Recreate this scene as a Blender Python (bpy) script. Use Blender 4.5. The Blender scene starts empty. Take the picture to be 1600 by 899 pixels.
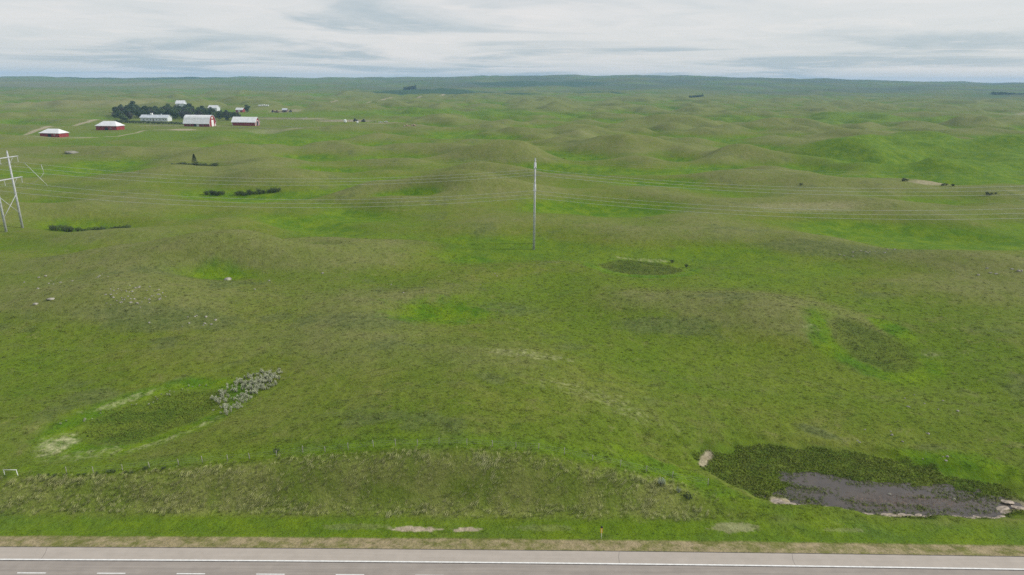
import bpy, bmesh, math, random
import numpy as np
from mathutils import Vector, Matrix

scene = bpy.context.scene
C = scene.collection
random.seed(7)
rs = np.random.RandomState(11)

# ------------------------------------------------------------------ camera
CAM_H = 60.0
cam_data = bpy.data.cameras.new('camera')
cam = bpy.data.objects.new('camera', cam_data)
C.objects.link(cam)
cam_data.sensor_width = 36.0
cam_data.lens = 24.0
cam_data.clip_start = 0.5
cam_data.clip_end = 80000.0
cam.matrix_world = (Matrix.Translation((0, 0, CAM_H)) @ Matrix.Rotation(math.radians(90 - 16.9), 4, 'X')
                    @ Matrix.Rotation(math.radians(0.4), 4, 'Z'))
scene.camera = cam

# ------------------------------------------------------------------ sky, sun, exposure
SUN_EL, SUN_AZ = math.radians(31), math.radians(84)     # azimuth from +Y towards +X
world = bpy.data.worlds.new('World')
scene.world = world
world.use_nodes = True
nt = world.node_tree
nt.nodes.clear()


def N(tree, kind, **kw):
    n = tree.nodes.new(kind)
    for k, v in kw.items():
        if k.startswith('i_'):
            n.inputs[k[2:].replace('_', ' ')].default_value = v
        else:
            setattr(n, k, v)
    return n


def math_node(tree, op, a, b=None, c=None, clamp=False):
    n = tree.nodes.new('ShaderNodeMath')
    n.operation = op
    n.use_clamp = clamp
    for i, v in enumerate((a, b, c)):
        if v is None:
            continue
        if hasattr(v, 'is_output'):
            tree.links.new(v, n.inputs[i])
        else:
            n.inputs[i].default_value = v
    return n.outputs[0]


def mix_rgb(tree, fac, a, b, blend='MIX'):
    n = tree.nodes.new('ShaderNodeMix')
    n.data_type = 'RGBA'
    n.blend_type = blend
    n.clamp_factor = True
    for sock, v in ((n.inputs[0], fac), (n.inputs[6], a), (n.inputs[7], b)):
        if hasattr(v, 'is_output'):
            tree.links.new(v, sock)
        elif isinstance(v, (int, float)):
            sock.default_value = v
        else:
            sock.default_value = (*v, 1.0)[:4]
    return n.outputs[2]


def ramp(tree, fac, lo, hi):
    n = tree.nodes.new('ShaderNodeMapRange')
    n.interpolation_type = 'SMOOTHSTEP'
    n.inputs['From Min'].default_value = lo
    n.inputs['From Max'].default_value = hi
    tree.links.new(fac, n.inputs['Value'])
    return n.outputs['Result']


def noise(tree, vec, scale, detail=3.0, rough=0.55, dist=0.0):
    n = tree.nodes.new('ShaderNodeTexNoise')
    n.inputs['Scale'].default_value = scale
    n.inputs['Detail'].default_value = detail
    n.inputs['Roughness'].default_value = rough
    n.inputs['Distortion'].default_value = dist
    tree.links.new(vec, n.inputs['Vector'])
    return n.outputs['Fac']


def build_sky():
    sky = N(nt, 'ShaderNodeTexSky', sky_type='NISHITA', sun_disc=False, sun_elevation=SUN_EL,
            sun_rotation=SUN_AZ, altitude=600.0, air_density=1.0, dust_density=2.0)
    geo = N(nt, 'ShaderNodeTexCoord')
    sep = N(nt, 'ShaderNodeSeparateXYZ')
    nt.links.new(geo.outputs['Generated'], sep.inputs[0])
    zz = math_node(nt, 'MAXIMUM', sep.outputs[2], 0.0)
    den = math_node(nt, 'ADD', zz, 0.045)
    cx = math_node(nt, 'DIVIDE', sep.outputs[0], den)
    cy = math_node(nt, 'DIVIDE', sep.outputs[1], den)
    comb = N(nt, 'ShaderNodeCombineXYZ')
    nt.links.new(cx, comb.inputs[0])
    nt.links.new(cy, comb.inputs[1])
    v = comb.outputs[0]
    n1 = noise(nt, v, 0.16, 6, 0.55, 0.8)        # broad decks
    n2 = noise(nt, v, 0.95, 7, 0.62, 0.9)       # streaks within them
    n3 = noise(nt, v, 0.24, 6, 0.55, 0.6)       # bluish gaps
    base = mix_rgb(nt, ramp(nt, n1, 0.36, 0.64), (7.4, 7.6, 7.65), (8.6, 8.4, 8.3))
    base = mix_rgb(nt, math_node(nt, 'MULTIPLY', ramp(nt, n3, 0.47, 0.62), 0.8), base, (4.4, 5.35, 5.95))
    base = mix_rgb(nt, math_node(nt, 'MULTIPLY', ramp(nt, n2, 0.50, 0.68), 0.40), base, (9.4, 8.9, 8.6))
    base = mix_rgb(nt, math_node(nt, 'MULTIPLY', ramp(nt, n2, 0.48, 0.30), 0.28), base, (6.0, 6.6, 6.9))
    col = mix_rgb(nt, 0.88, sky.outputs[0], base)
    bg = N(nt, 'ShaderNodeBackground')
    bg.inputs['Strength'].default_value = 0.10
    nt.links.new(col, bg.inputs['Color'])
    out = N(nt, 'ShaderNodeOutputWorld')
    nt.links.new(bg.outputs[0], out.inputs['Surface'])


build_sky()
sun_data = bpy.data.lights.new('sun', 'SUN')
sun_data.energy = 3.0
sun_data.angle = math.radians(7)
sun_data.color = (1.0, 0.96, 0.9)
sun = bpy.data.objects.new('sun', sun_data)
C.objects.link(sun)
sdir = Vector((math.sin(SUN_AZ) * math.cos(SUN_EL), math.cos(SUN_AZ) * math.cos(SUN_EL), math.sin(SUN_EL)))
sun.rotation_euler = sdir.to_track_quat('Z', 'Y').to_euler()
sun.location = (0, 0, 150)

scene.view_settings.view_transform = 'Standard'
scene.view_settings.look = 'None'
scene.view_settings.exposure = 0.0
scene.view_settings.gamma = 1.0
scene.view_settings.use_curve_mapping = False
scene.cycles.max_bounces = 5
scene.cycles.diffuse_bounces = 2
scene.cycles.volume_bounces = 1
scene.cycles.use_denoising = False
scene.cycles.sample_clamp_direct = 4.0
scene.cycles.sample_clamp_indirect = 2.0

# ------------------------------------------------------------------ terrain (plain numpy)
#TERRAIN
def sstep(a, b, x):
    t = np.clip((x - a) / (b - a), 0.0, 1.0)
    return t * t * (3 - 2 * t)


def pn(x, y, seed=0):
    """2-D gradient noise, about -0.7..0.7"""
    xi = np.floor(x).astype(np.int64)
    yi = np.floor(y).astype(np.int64)
    xf, yf = x - xi, y - yi

    def g(ix, iy, dx, dy):
        h = (ix * 374761393 + iy * 668265263 + seed * 974634777) & 0xffffffff
        h = ((h ^ (h >> 13)) * 1274126177) & 0xffffffff
        h = (h ^ (h >> 16)) & 0xffff
        a = h * (2 * math.pi / 65536.0)
        return np.cos(a) * dx + np.sin(a) * dy
    u = xf * xf * xf * (xf * (xf * 6 - 15) + 10)
    v = yf * yf * yf * (yf * (yf * 6 - 15) + 10)
    a = g(xi, yi, xf, yf)
    b = g(xi + 1, yi, xf - 1, yf)
    c = g(xi, yi + 1, xf, yf - 1)
    d = g(xi + 1, yi + 1, xf - 1, yf - 1)
    return (a + (b - a) * u) + ((c + (d - c) * u) - (a + (b - a) * u)) * v


def road_edge(x):
    """y of the far pavement edge"""
    xc = np.clip(x, -130, 130)
    return 77.0 - 0.00007 * xc * xc - 0.004 * x - 0.0182 * (x - xc) * np.sign(x)


def gauss(x, y, cx, cy, sx, sy, rot=0.0):
    c, s = math.cos(rot), math.sin(rot)
    dx, dy = x - cx, y - cy
    a, b = (c * dx + s * dy) / sx, (-s * dx + c * dy) / sy
    return np.exp(-(a * a + b * b))


def ell(x, y, cx, cy, rx, ry, rot=0.0):
    c, s = math.cos(rot), math.sin(rot)
    dx, dy = x - cx, y - cy
    a, b = (c * dx + s * dy) / rx, (-s * dx + c * dy) / ry
    return np.sqrt(a * a + b * b)


# knolls and hollows one can point to: x, y, size x, size y, turn, height
KNOLLS = [(-105, 226, 50, 17, 0.12, 5.0), (-40, 372, 60, 26, -.05, 6.5), (-15, 468, 40, 22, 0, 6.0), (72, 172, 28, 18, -.5, 3.6),
          (150, 228, 50, 16, -.75, 4.2), (-112, 178, 38, 15, .1, 4.0), (118, 440, 50, 26, 0, 5.0), (-150, 420, 50, 24, .2, 4.5),
          (-160, 330, 45, 16, 0, 1.5), (60, 268, 40, 16, .1, 2.5), (210, 330, 60, 30, -.3, 4.0), (-60, 300, 40, 20, 0, 2.8),
          (0, 545, 50, 24, .1, 5.5), (-100, 610, 60, 26, 0, 5.0), (95, 650, 60, 30, 0, 5.5), (-220, 560, 60, 24, 0, 4.5),
          (180, 560, 45, 24, 0, 5.0), (-70, 505, 42, 18, -.1, 4.5), (300, 620, 90, 40, .2, 6), (420, 700, 120, 50, 0, 8)]
HOLLOWS = [(-95, 560, 30, 24, 0, 4), (-36, 640, 20, 22, 0, 4), (58, 575, 28, 34, 0, 5), (130, 570, 22, 18, .2, 4), (30, 500, 16, 16, 0, 3),
           (45, 340, 46, 22, -.1, 4.5), (-125, 478, 28, 16, 0, 3.5), (-70, 408, 42, 14, 0, 4), (-62, 440, 30, 14, 0, 3),
           (-74, 240, 11, 9, 0, 1.2), (-14, 238, 20, 11, 0, 1.6), (-178, 285, 34, 16, 0, 3.5), (-290, 520, 22, 14, 0, 3),
           (-92, 207, 20, 8, .1, 1.2), (-18, 172, 17, 9, .2, 1.0), (-150, 378, 26, 14, .05, 3.5), (-218, 478, 24, 14, 0, 3),
           (95, 430, 26, 14, 0, 3), (-165, 560, 26, 18, 0, 3), (150, 505, 30, 16, 0, 3), (-55, 355, 20, 9, 0, 1)]
RIDGE_X = np.array([-40, -6.05, -5.0, -2.91, -1.61, -.97, -.32, .40, 1.61, 2.42, 3.23, 4.04, 4.84, 6.46, 12, 40]) * 1000.0
RIDGE_Z = 60 + (np.array([46, 50, 52, 73, 74, 94, 105, 110, 127, 117, 99, 89, 79, 64, 50, 46.]) - 60) * .69


def pond_level(x, y):
    wob = 0.30 * pn(x / 5.0, y / 3.0, 41) + 0.26 * pn(x / 1.9, y / 1.2, 42)
    e = ell(x, y, 60.5, 93.6, 18.5, 4.8, -.06) + wob
    e2 = ell(x, y, 52.0, 97.4, 8.5, 3.4, -.35) + wob
    return np.minimum(e, e2)


WATER_Z = -3.0


def hummock(x, y):
    wx = x + 26 * pn(x / 120., y / 120., 5)
    wy = y + 26 * pn(x / 120., y / 120., 6)
    n = .95 * pn(wx / 66., wy / 54., 1) + 0.30 * pn(wx / 30., wy / 25., 2) + 1.05 * pn(wx / 150., wy / 105., 3)
    return n


def terrain(x, y, parts=False):
    x = np.asarray(x, float)
    y = np.asarray(y, float)
    ye = road_edge(x)
    d = y - ye
    ad = np.where(d >= 0, d, np.maximum(0, -d - 12))
    D = np.sqrt(x * x + y * y)
    n = hummock(x, y)
    amp = 4.2 * sstep(20, 80, ad) + 4.8 * sstep(100, 260, ad) + 5.0 * sstep(280, 700, ad)
    amp = amp * (1 - .8 * sstep(1500, 4000, D)) * (.62 + .9 * np.clip(pn(x / 260., y / 210., 7) + .35, 0, 1))
    farm = np.exp(-((x + 430) / 190.) ** 2 - ((y - 1030) / 300.) ** 2)
    farm = np.clip(farm * 1.7, 0, 1)
    farm2 = np.clip(1.6 * np.exp(-((x + 440) / 110.) ** 2 - ((y - 790) / 110.) ** 2), 0, 1)
    calm = 1 - np.maximum(farm, farm2)
    rel = n * amp
    hol = np.zeros_like(x)
    for cx, cy, sx, sy, r, h in KNOLLS:
        rel = rel + 1.35 * h * gauss(x, y, cx, cy, sx, sy, r)
    for cx, cy, sx, sy, r, h in HOLLOWS:
        g = gauss(x, y, cx, cy, sx, sy, r)
        hol = np.maximum(hol, g * (.62 if cy < 300 else 1.0))
        rel = rel * (1 - .75 * g) - 1.2 * h * g
    rel = rel * np.clip(calm + .06, 0, 1)
    z = rel
    # the knoll the road was cut through, running back from the fence
    kx = np.interp(x, [-140, -100, -76, -60, -48, -34, -20, -8, 4, 14, 22, 30, 40, 60, 90, 140],
                   [1.0, .6, 1.0, 1.7, 2.9, 4.6, 6.0, 6.4, 5.6, 3.6, 1.6, -.3, -1.6, -2.2, -1.2, .5])
    kx = kx + .25 * pn(x / 14., y / 14., 21)
    back = np.where(y < 96, 1.0, np.exp(-((y - 96) / 46.) ** 2))
    z = z + kx * back * sstep(9.0, 16.0, d) * sstep(-30, 5, d)
    # hollows close by
    k1 = ell(x, y, -65.6, 114.2, 17, 12.5, .82)
    z = z - 1.7 * np.exp(-(k1 / 1.05) ** 2)
    k2 = ell(x, y, 88, 156, 11, 16.5, .12)
    z = z - 1.8 * np.exp(-(k2 / 1.1) ** 2)
    k3 = ell(x, y, 45.0, 229.0, 18.5, 15.5, -.12)
    z = z - 1.3 * np.exp(-(k3 / 1.0) ** 4)
    # marsh and pond
    m = ell(x, y, 56, 98, 27, 10.5, -.22)
    wm = sstep(1.25, .82, m + .26 * pn(x / 9., y / 6., 31) + .12 * pn(x / 3., y / 2., 32))
    z = z * (1 - wm) + wm * (WATER_Z + .16 + .10 * pn(x / 2.2, y / 2.2, 33))
    pl = pond_level(x, y)
    z = np.where(wm > .2, z - .42 * sstep(1.12, .86, pl), z)
    # road bed, verge, ditch
    ditch = -1.25 + .12 * pn(x / 9., y / 5., 22)
    prof = np.interp(d, [-14, -9.8, -9.0, -.5, 0, .5, 3.2, 6.0, 9.5], [-1.2, -.14, -.4, -.4, -.06, -.12, -.75, -1.2, -1.25])
    wr = sstep(13.5, 8.5, d) * sstep(-34, -16, d)
    prof = np.where(d > 5, ditch, prof)
    prof = np.where(d < -14, -1.2, prof)
    z = z * (1 - wr) + prof * wr
    # tussocks
    tus = sstep(1.0, 4.0, np.abs(d + 4.5) - 4.5)
    z = z + tus * (1 - sstep(200, 420, D)) * (.10 * pn(x / 1.3, y / 1.3, 51) + .06 * pn(x / .5, y / .5, 52)) * (1 - .8 * wm)
    z = z + tus * .22 * pn(x / 5., y / 5., 53) * (1 - wm) * sstep(10, 20, ad)
    # far country
    z = z + sstep(900, 2600, D) * (7.0 * pn(x / 190., y / 150., 61) + 6)
    z = z + sstep(1500, 4000, D) * (17.0 * pn(x / 400., y / 320., 62) + 5 * pn(x / 230., y / 190., 64))
    rz = np.interp(x * 9000. / np.maximum(np.abs(y), 2500.), RIDGE_X, RIDGE_Z)
    up = sstep(2100, 6000, D) ** 1.2
    z = z + up * (rz - 12 + 24 * pn(x / 700., y / 600., 63)) - sstep(6500, 9500, D) * 24
    if parts:
        return z, dict(d=d, D=D, n=n, rel=rel, hol=hol, k1=k1, k2=k2, k3=k3, m=m, wm=wm, pl=pl, farm=farm, amp=amp, calm=calm)
    return z


def zt(x, y):
    return float(terrain(np.array([x], float), np.array([y], float))[0])
#END


def band(e, a, b, c, dd):
    return sstep(a, b, e) * (1 - sstep(c, dd, e))


# tracks over the land: list of points, half width
TRACKS = [([(-640, 690), (-533.8, 724), (-548, 790), (-561, 849), (-585, 960), (-600, 1024), (-590, 1080)], 3.2),
          ([(-470, 700), (-440, 725), (-421, 742), (-428, 790), (-438, 828), (-420, 842)], 1.7),
          ([(-470, 1600), (-420, 1700), (-330, 1990), (-250, 2230), (-235, 2600)], 4.0)]


def seg_dist(x, y, pts):
    best = np.full_like(x, 1e9)
    for (x0, y0), (x1, y1) in zip(pts, pts[1:]):
        vx, vy = x1 - x0, y1 - y0
        t = np.clip(((x - x0) * vx + (y - y0) * vy) / (vx * vx + vy * vy), 0, 1)
        best = np.minimum(best, np.hypot(x - x0 - t * vx, y - y0 - t * vy))
    return best


def plants(x, y, p):
    """what grows where: weights 0..1 for each kind of cover, plus a painted far haze tint"""
    d, D, n = p['d'], p['D'], p['n']
    ew = .30 * pn(x / 7., y / 7., 71) + .22 * pn(x / 2.1, y / 2.1, 72)
    eb = .45 * pn(x / 38., y / 30., 73) + .25 * pn(x / 13., y / 10., 74)
    relief = p['rel'] / np.clip(p['amp'], 2.5, 9.0)
    spk = pn(x / 1.1, y / 1.1, 77) + .7 * pn(x / .5, y / .5, 78)
    lush = sstep(.02, .32, -relief * 1.0 + .40 * eb) * (.25 + .65 * sstep(100, 260, D - 60))
    lush = np.maximum(lush, sstep(.28, .66, p['hol'] + .35 * eb + .40 * ew))
    ridge = sstep(-.08, .40, relief * .9 + .3 * eb + .08 * sstep(200, 700, D))
    sedge = np.zeros_like(x)
    pale = np.zeros_like(x)
    dirt = np.zeros_like(x)
    tall = np.zeros_like(x)
    brush = sstep(.20, .42, .75 * pn(x / 24., y / 19., 75) + .4 * pn(x / 6., y / 5., 76)) * .75 * (1 - lush)
    # kettle beside the silver shrubs
    e = p['k1'] + .35 * ew
    sedge = np.maximum(sedge, .58 * (1 - sstep(.58, .88, e)))
    lush = np.maximum(lush, .75 * (1 - sstep(.6, .9, e)))
    lush = np.maximum(lush, .95 * band(e, .66, .84, .98, 1.25))
    pale = np.maximum(pale, .95 * sstep(1.1, .5, ell(x, y, -76.5, 102.5, 4.2, 5.0, .3) + 1.1 * ew))
    pale = np.maximum(pale, .55 * sstep(1.2, .4, ell(x, y, -70, 99.5, 7.5, 3.0, 0.2) + 1.6 * ew))
    pale = np.maximum(pale, .7 * sstep(1.0, .4, ell(x, y, -75.0, 120.5, 11, 2.0, .85) + 1.8 * ew))
    pale = np.maximum(pale, .75 * band(p['k1'] + .14 * ew, .93, 1.0, 1.06, 1.15) * sstep(2, 9, (x + 65.6) - (y - 114.2)) * sstep(-.45, .25, ew))
    # long kettle on the right
    e = p['k2'] + .4 * ew
    sedge = np.maximum(sedge, .8 * (1 - sstep(.58, .9, e)))
    lush = np.maximum(lush, .95 * band(e, .7, .9, 1.05, 1.4) * sstep(-9, 3, (x - 88.5) * -.7 - (y - 157) * .55))
    lush = np.maximum(lush, sstep(1.1, .6, ell(x, y, 97.5, 165.5, 4.5, 8, .3) + ew))
    lush = np.maximum(lush, .8 * sstep(1.1, .6, ell(x, y, 77, 153, 4, 8, .5) + ew))
    pale = np.maximum(pale, .6 * sstep(1., .4, ell(x, y, 100, 151, 3.4, 2.4) + 1.5 * ew))
    pale = np.maximum(pale, .45 * sstep(1., .4, ell(x, y, 76, 161, 4.5, 2.4) + 1.5 * ew))
    # round kettle behind the single pole
    e = p['k3'] + .22 * ew
    sedge = np.maximum(sedge, 1 - sstep(.70, .82, e))
    front = sstep(3, -6, (y - 232) + .1 * (x - 45.5))
    lush = np.maximum(lush, band(e, .74, .84, 1.0, 1.25) * (0.35 + .65 * front))
    pale = np.maximum(pale, .38 * band(e, .80, .86, .94, 1.04) * front * sstep(-.4, .2, ew))
    pale = np.maximum(pale, .6 * sstep(1, .45, ell(x, y, 49, 242, 13, 1.7, -.12) + 2.0 * ew))
    # bright patch in the middle of the pasture
    lush = np.maximum(lush, sstep(1.25, .45, ell(x, y, -18, 173, 17, 11, .25) + 1.5 * ew + .6 * eb))
    brush = np.maximum(brush, sstep(1.1, .6, ell(x, y, -3, 178, 14, 7, .1) + ew) * .9)
    brush = np.maximum(brush, sstep(1.1, .6, ell(x, y, -36, 160, 12, 9, .1) + ew) * .7)
    brush = np.maximum(brush, sstep(1.1, .6, ell(x, y, 40, 166, 16, 6, -.1) + 1.2 * ew) * .8)
    brush = np.maximum(brush, sstep(1.1, .6, ell(x, y, -88, 165, 24, 8, -.1) + 1.2 * ew) * .8)
    brush = np.maximum(brush, sstep(1.1, .6, ell(x, y, 118, 246, 30, 9, -.4) + 1.2 * ew) * .8)
    brush = np.maximum(brush, sstep(1.1, .5, ell(x, y, 57, 113, 5, 2.2, -.7) + ew))
    pale = np.maximum(pale, .55 * sstep(.95, .4, ell(x, y, 3, 139, 14, 4, 0) + 2.0 * ew))
    pale = np.maximum(pale, .4 * sstep(.95, .4, ell(x, y, 18, 117, 20, 6, -.45) + 1.8 * ew))
    # marsh round the pond
    e = p['m'] + .6 * ew
    sedge = np.maximum(sedge, (1 - sstep(.80, 1.10, e)) * np.clip(.78 + .7 * pn(x / 4.5, y / 2.6, 34), .3, 1))
    lush = np.maximum(lush, .6 * (1 - sstep(.85, 1.1, e)))
    lush = np.maximum(lush, .95 * sstep(1.15, .6, ell(x, y, 74, 102, 13, 5, -.25) + ew))
    lush = np.maximum(lush, .75 * band(e, .95, 1.05, 1.25, 1.7) * sstep(92, 86, y + .25 * (x - 40)))
    lush = np.maximum(lush, .8 * sstep(1.15, .6, ell(x, y, 26, 94.5, 13, 3.6, -.42) + ew))
    mud = band(p['pl'] + .3 * ew, .8, .9, 1.06, 1.2) * sstep(93.5, 90.5, y - .06 * (x - 58) + ew)
    dirt = np.maximum(dirt, .9 * mud)
    dirt = np.maximum(dirt, .8 * sstep(1, .6, ell(x, y, 33.6, 104.2, 1.0, 4.2, -.5) + 2.0 * ew))
    dirt = np.maximum(dirt, .85 * sstep(1, .6, ell(x, y, 43.0, 92.0, 2.6, 1.6, -.5) + 1.8 * ew))
    dirt = np.maximum(dirt, .8 * sstep(1, .6, ell(x, y, 77.5, 91.5, 3.0, 1.2, .1) + ew))
    # cut slope with tall wind-blown grass
    bank = sstep(8.0, 10.0, d + 1.6 * ew) * (1 - sstep(13.6, 16.0, d + 1.6 * ew)) * sstep(-92, -66, x) * (1 - sstep(22, 33, x))
    tall = bank
    lush = np.maximum(lush * (1 - bank), .55 * band(d, 14.8, 15.8, 17.5, 22) * sstep(-95, -60, x) * sstep(40, 20, x))
    # mown ditch, gravel verge
    lush = np.maximum(lush, .62 * band(d + .8 * ew, 2.9, 3.5, 7.0, 10.5))
    verge = band(d + .5 * ew, -.2, .05, 2.9, 3.5)
    for cx, cy, rx, ry, w in ((-13.6, 83.0, 4.0, .62, 1), (-6.4, 83.0, 2.0, .5, 1), (32.2, 83.8, 3.6, 1.1, .42), (5, 83.4, 5, .8, .14), (-22, 83.4, 5, .7, .16),
                              (48, 83.4, 3, .5, .2)):
        dirt = np.maximum(dirt, w * sstep(1.1, .8, ell(x, y, cx, cy, rx, ry) + 1.1 * ew + .5 * pn(x / .9, y / .45, 87)))
    for pts in ([(-60, 142), (-34, 136), (-16, 131), (4, 133), (20, 127), (44, 131)], [(-22, 116), (-12, 119), (-4, 116), (8, 119)],
                [(-120, 150), (-86, 146), (-60, 150), (-30, 152)], [(60, 140), (76, 128), (100, 124)], [(-10, 200), (20, 196), (60, 200), (110, 190)]):
        brush = np.maximum(brush, .55 * sstep(-.3, .3, spk) * (1 - sstep(.2, .9, seg_dist(x + 8 * eb, y + 5 * ew, pts))))
    # tracks and bare yard
    for pts, hw in TRACKS:
        dirt = np.maximum(dirt, .85 * (1 - sstep(hw * .7, hw * 1.3, seg_dist(x, y, pts) + 1.2 * ew)))
    yard = np.zeros_like(x)
    for cx, cy, rx, ry, w in ((-398, 842, 22, 16, .8), (-330, 1090, 90, 28, .5), (-250, 1050, 45, 26, .75), (-440, 1350, 40, 35, .6), (-430, 905, 70, 14, .45),
                              (-185, 968, 40, 12, .4), (-290, 850, 50, 22, .35), (-500, 980, 60, 18, .3), (-95, 945, 60, 10, .25), (-470, 720, 40, 16, .35),
                              (247, 408, 14, 8, .6), (470, 830, 60, 30, .35), (700, 900, 60, 16, .6), (570, 700, 30, 16, .3),
                              (95, 770, 48, 14, .12), (1080, 1420, 130, 60, .5), (1250, 1150, 110, 26, .5), (150, 330, 40, 10, .25)):
        yard = np.maximum(yard, w * sstep(1.1, .4, ell(x, y, cx, cy, rx, ry) + 1.0 * eb + .6 * ew))
    # cultivated green fields
    field = sstep(1.1, .8, ell(x, y, 390, 560, 165, 150, .3) + .35 * eb)
    field = np.maximum(field, .8 * sstep(1.1, .8, ell(x, y, -440, 1180, 190, 60, .1) + .35 * eb))
    field = np.maximum(field, .7 * sstep(1.1, .8, ell(x, y, -330, 760, 170, 75, .1) + .5 * eb))
    field = np.maximum(field, .9 * sstep(1.1, .8, ell(x, y, -120, 1250, 260, 110, -.1) + .5 * eb))
    field = np.maximum(field, .8 * sstep(1.1, .8, ell(x, y, 520, 1150, 260, 120, .1) + .5 * eb))
    lush = np.maximum(lush, field * .85)
    dark = np.zeros_like(x)
    for cx, cy, rx, ry in ((-330, 2850, 260, 330), (-60, 2700, 170, 120), (130, 4100, 420, 400), (330, 2900, 120, 130), (-2600, 5200, 700, 400)):
        dark = np.maximum(dark, sstep(1.1, .8, ell(x, y, cx, cy, rx, ry) + .5 * eb))
    haze_reach = sstep(2300, 3700, D + 500 * pn(x / 700., y / 300., 84)) * (.75 + 1.1 * pn(x / 420., y / 260., 83)) * (.45 + .55 * sstep(-1600, 0, x))
    haze_tint = np.clip(haze_reach, 0, 1)  # blue-grey haze of the far hills, painted as ground colour
    # dry, straw-coloured ground far left
    straw = sstep(1.1, .5, ell(x, y, -2600, 3400, 1500, 600, .1) + .6 * pn(x / 300., y / 300., 79))
    straw = np.maximum(straw, .8 * sstep(1.1, .5, ell(x, y, -1000, 1500, 330, 180, .1) + .6 * pn(x / 90., y / 90., 80)))
    pale = np.clip(pale, 0, 1) * sstep(-.5, .55, spk + 1.0 * pale - .55)
    w1 = np.stack([lush, sedge, pale, np.maximum(dirt, yard)], -1)
    w2 = np.stack([ridge * (1 - .8 * field), brush * (1 - field), tall, verge], -1)
    w3 = np.stack([dark, straw, haze_tint, p['wm']], -1)
    return np.clip(w1, 0, 1), np.clip(w2, 0, 1), np.clip(w3, 0, 1)


# ------------------------------------------------------------------ materials
def new_mat(name):
    m = bpy.data.materials.new(name)
    m.use_nodes = True
    t = m.node_tree
    t.nodes.clear()
    b = N(t, 'ShaderNodeBsdfPrincipled')
    o = N(t, 'ShaderNodeOutputMaterial')
    t.links.new(b.outputs[0], o.inputs['Surface'])
    return m, t, b


def set_spec(b, v):
    b.inputs['Specular IOR Level'].default_value = v


def plain(name, col, rough=.7, var=.12, scale=3.0, metal=0.0, spec=.3, bump=0.0):
    """one colour with procedural wear"""
    m, t, b = new_mat(name)
    co = N(t, 'ShaderNodeTexCoord')
    f = noise(t, co.outputs['Object'], scale, 5, .6)
    lo = tuple(c * (1 - var * 1.6) for c in col)
    hi = tuple(min(1, c * (1 + var)) for c in col)
    c = mix_rgb(t, ramp(t, f, .3, .7), lo, hi)
    t.links.new(c, b.inputs['Base Color'])
    b.inputs['Roughness'].default_value = rough
    b.inputs['Metallic'].default_value = metal
    set_spec(b, spec)
    if bump:
        bn = N(t, 'ShaderNodeBump')
        bn.inputs['Strength'].default_value = bump
        bn.inputs['Distance'].default_value = .05
        t.links.new(f, bn.inputs['Height'])
        t.links.new(bn.outputs[0], b.inputs['Normal'])
    return m


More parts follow.
